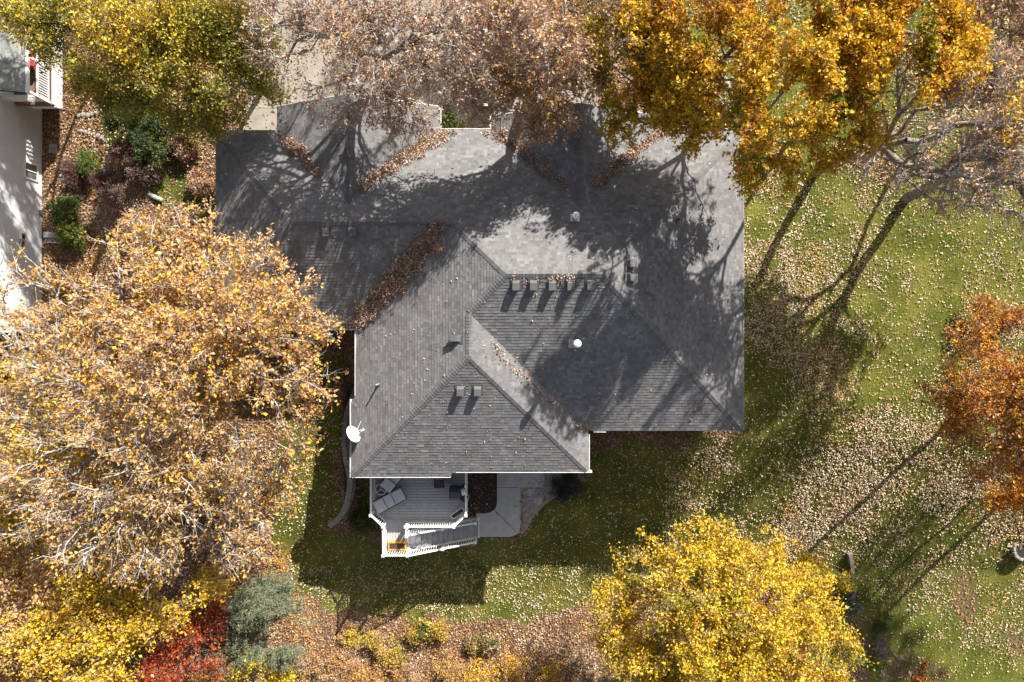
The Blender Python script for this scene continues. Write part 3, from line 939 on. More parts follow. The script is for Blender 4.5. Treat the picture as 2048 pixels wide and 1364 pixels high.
def box_vent(si, px, py):
    c = roof_pt(si, px, py)
    _, e, g, t, _ = SL[si]
    g3 = Vector((g[0], g[1], t)).normalized(); al = Vector((-g[1], g[0], 0)); n = al.cross(g3); n = n if n.z > 0 else -n
    up = Vector((0, 0, 1))
    def q(a, d, h): return c + al * a + g3 * d + n * h
    root = MB().poly([q(-.24, -.26, .022), q(.24, -.26, .022), q(.24, .26, .022), q(-.24, .26, .022), q(-.24, -.26, .034), q(.24, -.26, .034), q(.24, .26, .034), q(-.24, .26, .034)],
                     [(3, 2, 1, 0), (4, 5, 6, 7), (0, 1, 5, 4), (1, 2, 6, 5), (2, 3, 7, 6), (3, 0, 4, 7)]).build("roof_vent", "vent_metal", house)
    m = MB()
    w, hb, hf = .155, .10, .23
    base = [(-w, -.17), (w, -.17), (w, .16), (-w, .16)]
    P8 = [q(a, d, .036) for a, d in base] + [q(-w, -.20, .30), q(w, -.20, .30), q(w, .10, .22), q(-w, .10, .22)]
    m.poly(P8, [(4, 5, 6, 7), (0, 1, 5, 4), (1, 2, 6, 5), (2, 3, 7, 6), (3, 0, 4, 7)])
    m.build("hood", "vent_metal", root)
    MB().poly([q(-w - .012, -.215, .262), q(w + .012, -.215, .262), q(w + .012, -.215, .305), q(-w - .012, -.215, .305), q(-w - .012, -.195, .262), q(w + .012, -.195, .262), q(w + .012, -.195, .308), q(-w - .012, -.195, .308)],
              [(0, 1, 2, 3), (7, 6, 5, 4), (3, 2, 6, 7), (0, 4, 5, 1), (0, 3, 7, 4), (1, 5, 6, 2)]).build("hood_lip", "galvanised" if si == 7 else "vent_metal", root)
for px in (1032, 1067, 1104.5, 1141.5, 1181): box_vent(6, px, 567)
for px in (653, 706): box_vent(2, px, 460)
for px in (921, 955.5): box_vent(4, px, 778)
box_vent(3, 915, 676)
for py in (528, 556): box_vent(7, 1259, py)

def flue(si, px, py, h, r, mat="white_metal"):
    """metal flue with flashing, storm collar and round cap"""
    c = roof_pt(si, px, py)
    _, e, g, t, _ = SL[si]
    root = MB().tube([c + Vector((0, 0, -.05)), c + Vector((0, 0, h))], r, 16).build("flue_pipe", mat, house, True)
    g3 = Vector((g[0], g[1], t)).normalized(); al = Vector((-g[1], g[0], 0)); n = al.cross(g3); n = n if n.z > 0 else -n
    f = MB(); s = r * 2.0
    f.poly([c + al * a + g3 * d + n * hh for hh in (.024, .034) for a, d in ((-s, -s), (s, -s), (s, s), (-s, s))],
           [(3, 2, 1, 0), (4, 5, 6, 7), (0, 1, 5, 4), (1, 2, 6, 5), (2, 3, 7, 6), (3, 0, 4, 7)])
    f.tube([c + n * .03, c + Vector((0, 0, .22))], [r * 1.7, r * 1.08], 16)
    f.build("flashing", "galvanised", root)
    MB().tube([c + Vector((0, 0, h + d)) for d in (-.10, -.06, .02, .06, .09)], [r * 1.05, r * 1.45, r * 1.75, r * 1.5, r * .5], 18).build("flue_cap", mat, root, True)
flue(6, 1146, 687, 2.1, .10)
flue(0, 1150, 436, .55, .10)
def plumbing_vent(si, px, py, h, r, mat, bent=False):
    c = roof_pt(si, px, py)
    root = MB().tube([c + Vector((0, 0, -.03)), c + Vector((0, 0, h))], r, 12).build("vent_pipe", mat, house, True)
    MB().tube([c + Vector((0, 0, .0)), c + Vector((0, 0, .06)), c + Vector((0, 0, .15))], [r * 2.4, r * 1.9, r * 1.1], 14).build("boot", "vent_metal", root, True)
plumbing_vent(3, 757, 768.5, .55, .042, "galvanised")
plumbing_vent(0, 1354, 441, .38, .05, "dark_metal")

# ------------------------------------------------------------------ satellite dish on the west eave
c = P(707, 868, 5.9)
dish = thing("satellite_dish", "white oval satellite dish on the left eave above the deck", "satellite dish", (c.x, c.y, 5.3))
axis_d = Vector((.80, .52, .72)).normalized()     # looks up to the sun side
ux = axis_d.cross(Vector((0, 0, 1))).normalized(); uy = ux.cross(axis_d).normalized()
rings = []
for k, rr in enumerate((0, .25, .5, .75, 1.0)):
    for j in range(28):
        t = 2 * math.pi * j / 28
        rings.append(c + ux * (.42 * rr * math.cos(t)) + uy * (.33 * rr * math.sin(t)) + axis_d * (.10 * rr * rr - .10))
Fq = [(k * 28 + j, k * 28 + (j + 1) % 28, (k + 1) * 28 + (j + 1) % 28, (k + 1) * 28 + j) for k in range(4) for j in range(28)]
back = [p - axis_d * .018 for p in rings]
nR = len(rings)
m = MB().poly(rings + back, Fq + [tuple(nR + i for i in f[::-1]) for f in Fq] + [(112 + j, 112 + (j + 1) % 28, nR + 112 + (j + 1) % 28, nR + 112 + j) for j in range(28)])
m.build("reflector", "white_paint", dish, True)
feed = c + axis_d * .40 + uy * -.22 + Vector((.12, -.02, 0))
MB().tube([c - uy * .30 - axis_d * .02, c - uy * .33 + axis_d * .15, feed], .016, 8).build("feed_arm", "white_paint", dish)
MB().tube([feed - axis_d * .02, feed - axis_d * .10, feed - axis_d * .15], [.045, .05, .065], 12).build("feed_horn", "white_paint", dish, True)
MB().tube([c + ux * .25 - axis_d * .01, c + ux * .1 + axis_d * .2, feed], .008, 6).build("stay_rod", "white_paint", dish)
foot = Vector((-7.35, c.y + .05, ZE + .08))
MB().tube([c - axis_d * .11, c - axis_d * .18 + Vector((0, 0, -.1)), foot + Vector((-.06, 0, .15)), foot], .024, 8).build("mast", "galvanised", dish)
MB().tube([foot + Vector((-.03, .0, .25)), foot + Vector((.22, .55, .30))], .012, 6).build("brace", "white_paint", dish)

# ------------------------------------------------------------------ deck with stairs
DZ = 2.6
deck = thing("deck", "grey board deck with white railings and stairs below the lower eave", "deck", (-4.8, -8.0, DZ))
y = -5.80; r_ = 0
while y > -9.34:
    y0, y1 = y, max(y - .129, -9.36)
    def lim(yy):
        f = min(max((-8.8 - yy) / .56, 0), 1)
        return -7.10 + f * .60, -2.36 - f * .60
    l0, h0 = lim(y0); l1, h1 = lim(y1)
    MB().prism([(l0, y0), (l1, y1), (h1, y1), (h0, y0)], DZ - .03, DZ + random.uniform(-.001, .001)).build("deck_board", ("deck_board", "deck_board", "deck_board_dark")[r_ % 3 if random.random() < .5 else 0], deck)
    y -= .145; r_ += 1
x = -6.47
while x < -5.36:
    MB().box((x + .0685, -10.10, DZ - .018), (.129, 1.46, .03)).build("deck_board", "deck_board", deck); x += .145
# rim joists, posts below
for a, b in (((-7.12, -5.8), (-7.12, -8.8)), ((-7.12, -8.8), (-6.5, -9.4)), ((-6.5, -9.4), (-6.5, -10.86)), ((-6.5, -10.86), (-5.3, -10.86)), ((-5.3, -9.4), (-2.95, -9.4)), ((-2.95, -9.4), (-2.34, -8.8)), ((-2.34, -8.8), (-2.34, -5.8))):
    MB().bar((a[0], a[1], DZ - .17), (b[0], b[1], DZ - .17), .04, .25).build("rim_joist", "white_paint", deck)
for x_, y_ in ((-7.0, -8.6), (-2.45, -8.6), (-6.4, -10.75), (-5.4, -10.75), (-4.7, -9.3), (-7.0, -6.2)):
    zz = float(zg(x_, y_))
    MB().box((x_, y_, (DZ - .3 + zz) / 2 - .1), (.14, .14, DZ - .3 - zz + .2)).build("support_post", "white_paint", deck)
bal_me = MB().box((0, 0, .43), (.033, .033, .80)).build("baluster", "white_paint", None); bal_mesh = bal_me.data; bpy.data.objects.remove(bal_me)
post_b = MB().box((0, 0, .50), (.105, .105, 1.04)).build("post", "white_paint", None); post_mesh = post_b.data; bpy.data.objects.remove(post_b)
cap_b = MB().poly([(-.075, -.075, 0), (.075, -.075, 0), (.075, .075, 0), (-.075, .075, 0), (-.075, -.075, .02), (.075, -.075, .02), (.075, .075, .02), (-.075, .075, .02), (0, 0, .055)],
                  [(3, 2, 1, 0), (0, 1, 5, 4), (1, 2, 6, 5), (2, 3, 7, 6), (3, 0, 4, 7), (4, 5, 8), (5, 6, 8), (6, 7, 8), (7, 4, 8)]).build("post_cap", "white_paint", None); cap_mesh = cap_b.data; bpy.data.objects.remove(cap_b)
def post(p):
    o = share(post_mesh, "post", deck, p)
    c_ = bpy.data.objects.new("post_cap", cap_mesh); c_.location = (0, 0, 1.02); link(c_, o)
def rail(a, b):
    """handrail, bottom rail and balusters from foot point a to foot point b"""
    a, b = Vector(a), Vector(b)
    MB().bar(a + Vector((0, 0, .92)), b + Vector((0, 0, .92)), .085, .05).build("handrail", "white_paint", deck)
    MB().bar(a + Vector((0, 0, .09)), b + Vector((0, 0, .09)), .05, .04).build("bottom_rail", "white_paint", deck)
    n = max(1, int((b - a).xy.length / .118))
    for i in range(1, n):
        p = a.lerp(b, i / n)
        share(bal_mesh, "baluster", deck, (p.x, p.y, p.z + .06), math.atan2(b.y - a.y, b.x - a.x))
pts_l = [(-7.13, -5.95), (-7.13, -8.8), (-6.52, -9.37), (-6.50, -10.83), (-5.29, -10.83)]
for i in range(4):
    rail((*pts_l[i], DZ), (*pts_l[i + 1], DZ))
for p in pts_l[1:]: post((*p, DZ))
post((-7.13, -6.55, DZ))
pts_r = [(-2.33, -6.0), (-2.33, -7.33), (-2.33, -8.8), (-2.94, -9.38), (-5.37, -9.38), (-5.33, -9.86)]
for i in range(5):
    rail((*pts_r[i], DZ), (*pts_r[i + 1], DZ))
for p in pts_r[1:]: post((*p, DZ))
NT = 13; tr, rise = .262, DZ / 14.0
for i in range(NT):
    xx = -5.32 + i * tr; zz = DZ - rise * (i + 1)
    MB().box((xx + tr / 2 + .008, -10.35, zz - .02), (tr + .02, .98, .04)).build("stair_tread", "deck_board" if i % 2 else "deck_board_dark", deck)
    MB().box((xx + .012, -10.35, zz + rise / 2 - .02), (.018, .97, rise - .045)).build("stair_riser", "deck_board_dark", deck)
for yy in (-9.83, -10.87):
    MB().bar((-5.32, yy, DZ - .30), (-5.32 + NT * tr, yy, .0), .04, .28).build("stringer", "white_paint", deck)
    mids = [-5.30, -3.62, -1.98]
    for a, b in zip(mids[:-1], mids[1:]):
        za, zb = DZ - (a + 5.30) / tr * rise - .03, DZ - (b + 5.30) / tr * rise - .03
        rail((a, yy, za), (b, yy, zb)); post((b, yy, zb))
MB().box((-1.84, -10.35, .06), (.06, 1.16, .12)).build("stair_foot", "white_paint", deck)

# ------------------------------------------------------------------ things on the deck
def leg4(root, cx, cy, z0, z1, w, d, rz, mat, s=.04):
    for sx in (-1, 1):
        for sy in (-1, 1):
            x_, y_ = sx * w / 2, sy * d / 2
            MB().box((cx + x_ * math.cos(rz) - y_ * math.sin(rz), cy + x_ * math.sin(rz) + y_ * math.cos(rz), (z0 + z1) / 2), (s, s, z1 - z0), rz).build("leg", mat, root)

def chaise(px, py, rz, label, n_c=3):
    c = P(px, py, DZ + .35)
    root = thing("chaise_longue", label, "chaise longue", (c.x, c.y, DZ))
    ca, sa = math.cos(rz), math.sin(rz)
    def W(x, y, z): return (c.x + x * ca - y * sa, c.y + x * sa + y * ca, z)
    L, wd = 1.62, .64
    MB().box(W(0, 0, DZ + .24), (L, wd + .05, .06), rz).build("frame", "wicker_dark", root)
    leg4(root, c.x, c.y, DZ, DZ + .21, L - .1, wd - .06, rz, "wicker_dark", .05)
    xs_ = [-L / 2, -L / 2 + .56, -L / 2 + 1.02, L / 2]
    for i in range(n_c):
        x0, x1 = xs_[i] + .01, xs_[i + 1] - .012
        cx = (x0 + x1) / 2
        lift = 0.10 if i == 0 else (.03 if i == 1 else 0)
        m = MB().rbox(W(cx, 0, DZ + .34 + lift / 2), (x1 - x0, wd, .12 + lift), rz, .035)
        m.build("cushion", "cushion_grey", root)
    MB().bar(W(-L / 2 - .03, -wd / 2 - .03, DZ + .30), W(L / 2 + .03, -wd / 2 - .03, DZ + .30), .04, .08).build("side_rail", "wicker_dark", root)
    MB().bar(W(-L / 2 - .03, wd / 2 + .03, DZ + .30), W(L / 2 + .03, wd / 2 + .03, DZ + .30), .04, .08).build("side_rail", "wicker_dark", root)
chaise(779, 1001, R(28), "grey cushioned chaise longue beside the round glass table on the deck")
chaise(789, 953, R(52), "grey cushioned chaise longue mostly hidden under the eave above the round table", 3)
# round glass table
c = P(762, 979, DZ + .5)
tb = thing("side_table", "small round white metal table with three-armed top on the deck", "table", (c.x, c.y, DZ))
tz = DZ + .5
def ringm(c, r, rt, z, n=28):
    m = MB(); pts = [(c.x + r * math.cos(2 * math.pi * k / n), c.y + r * math.sin(2 * math.pi * k / n), z) for k in range(n)]
    b = []
    for k in range(n):
        a = 2 * math.pi * k / n
        for j in range(6):
            q = 2 * math.pi * j / 6
            b.append((c.x + (r + rt * math.cos(q)) * math.cos(a), c.y + (r + rt * math.cos(q)) * math.sin(a), z + rt * math.sin(q)))
    return m.poly(b, [(k * 6 + j, ((k + 1) % n) * 6 + j, ((k + 1) % n) * 6 + (j + 1) % 6, k * 6 + (j + 1) % 6) for k in range(n) for j in range(6)])
ringm(c, .27, .018, tz).build("table_rim", "white_metal", tb, True)
MB().prism([(c.x + .255 * math.cos(2 * math.pi * k / 28), c.y + .255 * math.sin(2 * math.pi * k / 28)) for k in range(28)], tz - .03, tz - .022).build("glass_top", "cover_grey", tb)
for a in (90, 210, 330):
    e_ = Vector((c.x + .26 * math.cos(R(a)), c.y + .26 * math.sin(R(a)), tz))
    MB().tube([Vector((c.x, c.y, tz)), e_], .014, 6).build("spoke", "white_metal", tb)
    MB().tube([e_, e_ + Vector((.05 * math.cos(R(a)), .05 * math.sin(R(a)), -.5))], .013, 6).build("leg", "white_metal", tb)
# slatted teak ottoman and a folded chair next to it
def slat_seat(px, py, name, label, cat, w, d, h, mat, n, back=False):
    c = P(px, py, DZ + h)
    root = thing(name, label, cat, (c.x, c.y, DZ))
    leg4(root, c.x, c.y, DZ, DZ + h - .05, w - .05, d - .05, 0, mat)
    for i in range(n):
        MB().box((c.x, c.y - d / 2 + (i + .5) * d / n, DZ + h - .02), (w, d / n - .014, .03)).build("slat", mat, root)
    for s in (-1, 1):
        MB().box((c.x + s * (w / 2 - .03), c.y, DZ + h - .055), (.04, d - .02, .035)).build("side_rail", mat, root)
    if back:
        for i in range(5):
            MB().box((c.x - w / 2 + (i + .5) * w / 5, c.y + d / 2 + .02 , DZ + h + .25), (w / 5 - .016, .03, .5)).build("back_slat", mat, root)
    return root
slat_seat(878, 968, "ottoman", "dark slatted wooden ottoman standing just below the eave", "ottoman", .52, .44, .42, "teak_dark", 5)
slat_seat(898, 958, "folding_chair", "blue-grey slatted chair beside the dark ottoman under the eave", "chair", .42, .52, .43, "blue_canvas", 5, True)
# covered grill
c = P(910, 990, DZ + .9)
gr = thing("covered_grill", "barbecue grill under a dark grey cover by the right railing", "grill", (c.x, c.y, DZ))
MB().poly([(c.x - .34, c.y - .30, DZ + .04), (c.x + .30, c.y - .33, DZ + .04), (c.x + .34, c.y + .28, DZ + .04), (c.x - .32, c.y + .32, DZ + .04),
           (c.x - .33, c.y - .27, DZ + .82), (c.x + .29, c.y - .30, DZ + .80), (c.x + .33, c.y + .26, DZ + .83), (c.x - .30, c.y + .30, DZ + .84),
           (c.x - .30, c.y - .12, DZ + 1.08), (c.x + .26, c.y - .14, DZ + 1.06), (c.x + .28, c.y + .14, DZ + 1.07), (c.x - .28, c.y + .18, DZ + 1.10)],
          [(0, 1, 5, 4), (1, 2, 6, 5), (2, 3, 7, 6), (3, 0, 4, 7), (4, 5, 9, 8), (5, 6, 10, 9), (6, 7, 11, 10), (7, 4, 8, 11), (8, 9, 10, 11)]).build("cover", "cover_grey", gr)
MB().box((c.x + .46, c.y - .20, DZ + .74), (.26, .36, .04), R(-35)).build("side_shelf", "dark_metal", gr)
for sx in (-1, 1):
    MB().tube([(c.x + sx * .28, c.y - .36, DZ + .07), (c.x + sx * .28, c.y - .31, DZ + .07)], .07, 12).build("wheel", "dark_metal", gr)
# white folded parasol cloth tied to the railing
c = P(925, 990, DZ + 1.5)
um = thing("folded_parasol", "folded white parasol standing at the right deck railing", "parasol", (c.x, c.y, DZ))
MB().tube([(c.x, c.y, DZ), (c.x, c.y, DZ + 1.35)], .02, 8).build("pole", "white_metal", um)
pts = []; n = 18
for k, (h, r) in enumerate(((.75, .13), (.95, .15), (1.15, .11), (1.32, .05), (1.40, .012))):
    for j in range(n):
        a = 2 * math.pi * j / n; q = r * (1 + .28 * (j % 2) * (k < 4)) * (1 + .1 * math.sin(3 * a + k))
        pts.append((c.x + .06 * k * .4 + q * math.cos(a), c.y + .03 * k + q * math.sin(a), DZ + h))
MB().poly(pts, [(k * n + j, k * n + (j + 1) % n, (k + 1) * n + (j + 1) % n, (k + 1) * n + j) for k in range(4) for j in range(n)] + [tuple(range(4 * n, 5 * n))]).build("canopy", "white_paint", um)
MB().tube([(c.x, c.y, DZ), (c.x, c.y, DZ + .08)], [.22, .18], 16).build("base", "dark_metal", um)
# planter box with a pale rim
def planter(px, py, w, d, h, rz, z0, label, box_mat, rim_mat, fill):
    c = P(px, py, z0 + h)
    root = thing("planter_box", label, "planter", (c.x, c.y, z0))
    ca, sa = math.cos(rz), math.sin(rz)
    def W(x, y, z): return (c.x + x * ca - y * sa, c.y + x * sa + y * ca, z)
    MB().box(W(0, 0, z0 + h / 2 - .03), (w - .03, d - .03, h - .06), rz).build("box", box_mat, root)
    rw = .022 if rim_mat == "white_paint" else .055
    for x_, y_, a, b in ((0, d / 2 - rw / 2, w, rw), (0, -d / 2 + rw / 2, w, rw), (w / 2 - rw / 2, 0, rw, d - 2 * rw), (-w / 2 + rw / 2, 0, rw, d - 2 * rw)):
        MB().box(W(x_, y_, z0 + h / 2), (a, b, h), rz).build("board", rim_mat, root)
    MB().box(W(0, 0, z0 + h - .05), (w - 2 * rw - .004, d - 2 * rw - .004, .03), rz).build("soil", fill, root)
planter(915, 1027, .72, .24, .28, R(35), DZ, "dark planter trough with a thin white rim at the right deck corner", "dark_metal", "white_paint", "mulch")
planter(794, 1092.5, .92, .42, .30, 0, DZ, "orange wooden planter box full of dark soil on the stair landing", "orange_wood", "orange_wood", "mulch")

# ------------------------------------------------------------------ block wall left of the house, timber edging, fire ring
bw = thing("retaining_wall", "curved retaining wall of tan concrete blocks left of the deck", "retaining wall", (*P(680, 930, .9).xy, 0))
curve = [(719, 762), (709, 792), (699, 815), (692, 838), (688, 862), (688, 885), (692, 905), (697, 925), (700, 945), (701, 962), (699, 980), (695, 998), (690, 1014), (683, 1030), (672, 1044), (660, 1053), (648, 1058)]
cp = []
for i in range(len(curve) - 1):
    for k in range(4):
        f = k / 4
        cp.append(P(curve[i][0] * (1 - f) + curve[i + 1][0] * f, curve[i][1] * (1 - f) + curve[i + 1][1] * f, 1.0))
acc = 0.0; last = cp[0]
for i in range(1, len(cp)):
    acc += (cp[i] - cp[i - 1]).length
    if acc > .43:
        c = (last + cp[i]) / 2; dv = cp[i] - last; rz = math.atan2(dv.y, dv.x)
        zt = max(.35, min(1.35, float(zg(c.x - .6, c.y)) + .12)) + random.uniform(-.03, .03)
        for lv in range(3):
            top = zt - lv * .2
            if top < -.1: continue
            MB().rbox((c.x + random.uniform(-.02, .02) + lv * .03, c.y, top - .095), (acc - .02, .30, .19), rz + random.uniform(-.06, .06), .02).build("block", "wall_block", bw)
        last = cp[i]; acc = 0.0
tw = thing("timber_edging", "low grey timber landscape edging in the lower right lawn", "timber edging", PG(1697, 1165))
for (x0, y0, x1, y1) in ((1696, 1105, 1700.5, 1130), (1700.7, 1132, 1706, 1181), (1706.5, 1183, 1690, 1211)):
    a, b = PG(x0, y0, .12), PG(x1, y1, .12)
    MB().bar(a, b, .20, .30).build("timber", "old_timber", tw)
    MB().bar(a + Vector((.015, 0, -.28)), b + Vector((.015, 0, -.28)), .19, .26).build("timber", "old_timber", tw)
fr = thing("fire_ring", "round stone fire ring full of ash at the right picture edge", "fire ring", PG(2046, 1097))
c = PG(2046, 1097)
for k in range(16):
    a = 2 * math.pi * k / 16
    MB().rbox((c.x + .62 * math.cos(a), c.y + .62 * math.sin(a), c.z + .10), (.22, .17, .24), a + math.pi / 2, .03).build("stone", "field_stone", fr)
MB().prism([(c.x + .54 * math.cos(2 * math.pi * k / 20), c.y + .54 * math.sin(2 * math.pi * k / 20)) for k in range(20)], c.z - .1, c.z + .05).build("ash_bed", "dark_metal", fr)

# ------------------------------------------------------------------ the neighbour's house at the left edge
ZN = -1.0
XW = -939 * (CAM_H - ZN) / FPX
nb = thing("neighbour_house", "white house wall with grey-green roof at the left picture edge", "house", (XW, 10, ZN))
wl = MB().prism([(XW, 0.5), (XW, 24), (XW - 7, 24), (XW - 7, .5)], ZN - 1, 4.2).build("wall", "wall_siding", nb)
for k in range(24):      # lapped boards, each a thin proud strip
    z0 = ZN + .12 + k * .205
    MB().poly([(XW + .003, .45, z0), (XW + .034, .45, z0), (XW + .004, .45, z0 + .204), (XW + .003, 24, z0), (XW + .034, 24, z0), (XW + .004, 24, z0 + .204)],
              [(0, 1, 2), (5, 4, 3), (1, 4, 5, 2), (0, 3, 4, 1), (0, 2, 5, 3)]).build("siding_board", "wall_siding", nb)
yw, zw = 9.45, -.02
wf = MB()
for dy, dz, sy, sz in ((0, .50, .96, .09), (0, -.50, .96, .09), (-.45, 0, .09, .92), (.45, 0, .09, .92), (0, 0, .05, .92)):
    wf.box((XW + .04, yw + dy, zw + dz), (.07, sy, sz))
win = wf.build("window", "white_paint", nb)
for s in (-1, 1): MB().box((XW + .026, yw + s * .215, zw), (.02, .37, .90)).build("window_pane", "glass_dark", win)
MB().box((XW + .07, 5.72, .72), (.14, .36, .30)).build("wall_vent", "white_metal", nb)
MB().box((XW + .146, 5.72, .72), (.02, .26, .20)).build("vent_grille", "dark_metal", nb)
MB().box((XW + .06, 5.35, .74), (.14, .20, .24)).build("utility_meter", "vent_metal", nb)
MB().box((XW + .06, 7.3, -.75), (.12, .25, .22)).build("hose_box", "vent_metal", nb)
# lower roof over the neighbour's deck
zr = 4.0; xe = -974 * (CAM_H - zr) / FPX; y0 = 499 * (CAM_H - zr - .1) / FPX
rf = MB().poly([(xe, y0, zr), (xe, 24, zr), (xe - 8, 24, zr + 2.4), (xe - 8, y0, zr + 2.4), (xe, y0, zr - .18), (xe, 24, zr - .18), (xe - 8, 24, zr + 2.22), (xe - 8, y0, zr + 2.22)],
               [(0, 1, 2, 3), (7, 6, 5, 4), (0, 4, 5, 1), (0, 3, 7, 4), (2, 1, 5, 6), (3, 2, 6, 7)]).build("roof", "roof_felt", nb)
st, sv = [], []
ct = 0
NBC = np.array([(0.20, 0.21, 0.195), (0.23, 0.24, 0.22), (0.18, 0.19, 0.175), (0.25, 0.255, 0.24)])
d = 0.0
while d < 2.6:
    yy = y0 - random.uniform(0, .2)
    while yy < 22.5:
        w = random.choice((.18, .24, .30))
        q0, q1 = max(yy, y0), yy + w
        if q1 > q0 + .02:
            th = random.choice((.012, .02))
            sv.append(np.array([(xe - d, q1, zr + d * .3 + .001), (xe - d, q0, zr + d * .3 + .001), (xe - d, q1, zr + d * .3 + th), (xe - d, q0, zr + d * .3 + th), (xe - d - .142, q1, zr + (d + .142) * .3 + .003), (xe - d - .142, q0, zr + (d + .142) * .3 + .003)]))
            st.append(np.repeat(NBC[random.randrange(4)][None], 6, 0))
        yy += w + .004
    d += .138
o = np_obj("shingles", np.concatenate(sv), (np.arange(len(sv))[:, None, None] * 6 + TAB_F[None, :, ::-1]).reshape(-1, 3), "shingle", rf, np.concatenate(st)); o["kind"] = "stuff"
MB().box((xe + .07, (y0 + 24) / 2, zr - .08), (.13, 24 - y0, .13)).build("gutter", "white_metal", nb)
# neighbour's deck
nd = thing("neighbour_deck", "raised brown deck with white railing in the top left corner", "deck", (-25, 15, ZN))
zd = 1.3; xd = -923 * (CAM_H - zd) / FPX; ys0 = 475 * (CAM_H - zd) / FPX
x = XW + .05
while x < xd - .02:
    MB().box((x + .07, (ys0 + 23) / 2, zd - .015), (.137, 23 - ys0, .03)).build("deck_board", "brown_deck", nd); x += .145
MB().box((xd + .03, (ys0 + 23) / 2, zd - .13), (.05, 23 - ys0, .26)).build("rim_joist", "brown_deck", nd)
MB().box((xd + .09, (ys0 + 23) / 2, zd - .40), (.05, 23 - ys0, .80)).build("fascia", "white_paint", nd)
MB().box(((XW + xd) / 2 + .1, ys0 - .03, zd - .13), (xd - XW, .05, .26)).build("rim_joist", "brown_deck", nd)
MB().box(((XW + xd) / 2 + .5, ys0 - .09, zd - .35), (xd - XW - .6, .05, .30)).build("fascia", "white_paint", nd)
for yy in (ys0 + .06, ys0 + 1.85, ys0 + 4.2):
    MB().box((xd - .05, yy, (zd + zr) / 2 - .1), (.12, .12, zr - zd - .2)).build("roof_post", "white_paint", nd)
MB().box((xd - .05, (ys0 + 23) / 2, zd + .95), (.10, 23 - ys0, .06)).build("handrail", "white_paint", nd)
MB().box((xd - .05, (ys0 + 23) / 2, zd + .10), (.06, 23 - ys0, .05)).build("bottom_rail", "white_paint", nd)
MB().box(((XW + xd) / 2, ys0 + .06, zd + .95), (xd - XW - .1, .10, .06)).build("handrail", "white_paint", nd)
yy = ys0 + .2
while yy < 20.5:
    MB().box((xd - .05, yy, zd + .52), (.05, .05, .80)).build("baluster", "white_paint", nd); yy += .135
x = XW + .2
while x < xd - .1:
    MB().box((x, ys0 + .06, zd + .52), (.045, .045, .80)).build("baluster", "white_paint", nd); x += .135
for x_, y_ in ((xd - 1.0, ys0 + 1.2), (xd - 1.0, ys0 + 4)):
    MB().box((x_, y_, (zd + ZN) / 2 - .4), (.14, .14, zd - ZN - .1)).build("support_post", "white_paint", nd)
# red cushioned chair on that deck
c = P(57, 122, zd + .5)
rc = thing("red_chair", "red cushioned chair on the neighbour's brown deck", "chair", (c.x, c.y, zd))
MB().rbox((c.x, c.y, zd + .42), (.56, .62, .14), .3, .04).build("seat", "red_fabric", rc)
MB().rbox((c.x - .28, c.y - .06, zd + .72), (.14, .62, .66), .3, .04).build("backrest", "red_fabric", rc)
for s in (-1, 1): MB().rbox((c.x - .08 * s, c.y + s * .33, zd + .55), (.5, .09, .20), .3, .03).build("armrest", "red_fabric", rc)
leg4(rc, c.x, c.y, zd, zd + .35, .46, .5, .3, "dark_metal")
# steps beside the neighbour's wall
stp = thing("garden_steps", "grey concrete garden steps against the white wall at left", "steps", PG(106, 485))
for k in range(4):
    p = PG(106, 470 + k * 11)
    MB().box((p.x, p.y, ZN - .02 - k * .10 + .1), (.88, .31, .20)).build("step", "concrete_grey", stp)
    MB().box((p.x, p.y - .135, ZN - .02 - k * .10 + .205), (.88, .035, .02)).build("nosing", "white_paint", stp)
pv = PG(107, 297)
o = MB().prism([(pv.x - .24, pv.y - .26), (pv.x + .22, pv.y - .28), (pv.x + .26, pv.y + .22), (pv.x - .2, pv.y + .26)], pv.z - .1, pv.z + .08).build("paving_stone", "field_stone")
tag(o, "square tan paving stone lying in leaves near the white wall", "paving stone")

def rock(name, p, r, parent, g):
    m = MB(); n = 7; rows = [(-.5, .8), (-.05, 1.0), (.30, .86), (.5, .45)]
    pts = []
    for h, q in rows:
        for k in range(n):
            a = 2 * math.pi * k / n; w = q * r * g.uniform(.78, 1.15)
            pts.append((p.x + w * math.cos(a) * 1.15, p.y + w * math.sin(a) * .9, p.z + h * r * g.uniform(.85, 1.1)))
    f = [(i * n + k, i * n + (k + 1) % n, (i + 1) * n + (k + 1) % n, (i + 1) * n + k) for i in range(3) for k in range(n)] + [tuple(range(3 * n, 4 * n))]
    return m.poly(pts, f).build(name, "field_stone", parent)
gR = np.random.default_rng(77)
for label, pts in (("row of field stones edging the leafy slope by the raised deck", [(158, 231), (167, 230), (177, 231), (186, 229), (195, 226), (204, 221), (212, 216), (218, 209)]),
                   ("row of field stones below the raised deck, left of the shaded grass", [(163, 262), (171, 264), (180, 267), (189, 268), (198, 272), (206, 276)]),
                   ("short column of field stones along the gravel strip", [(124, 352), (126, 360), (127, 388), (130, 396), (134, 400), (128, 312), (131, 322)]),
                   ("row of stones beside the purple ground cover", [(208, 338), (213, 346), (196, 396), (206, 399), (154, 393), (165, 395)])):
    re_ = thing("stone_edging", label, "stone edging", PG(*pts[0]))
    for q in pts: rock("stone", PG(*q, dz=.03), gR.uniform(.11, .18), re_, gR)
o_ = thing("boulder", "grey weathered log lying in the shaded bed left of the house", "log", PG(312, 395))
o_.name = "fallen_log"
MB().tube([PG(300, 388, .12), PG(312, 395, .14), PG(328, 402, .12)], [.10, .12, .09], 8).build("stem", "bark_pale", o_)

# ------------------------------------------------------------------ trees
def G(px, py): return PG(px, py)
def GW(x, y): return Vector((x, y, float(zg(x, y))))

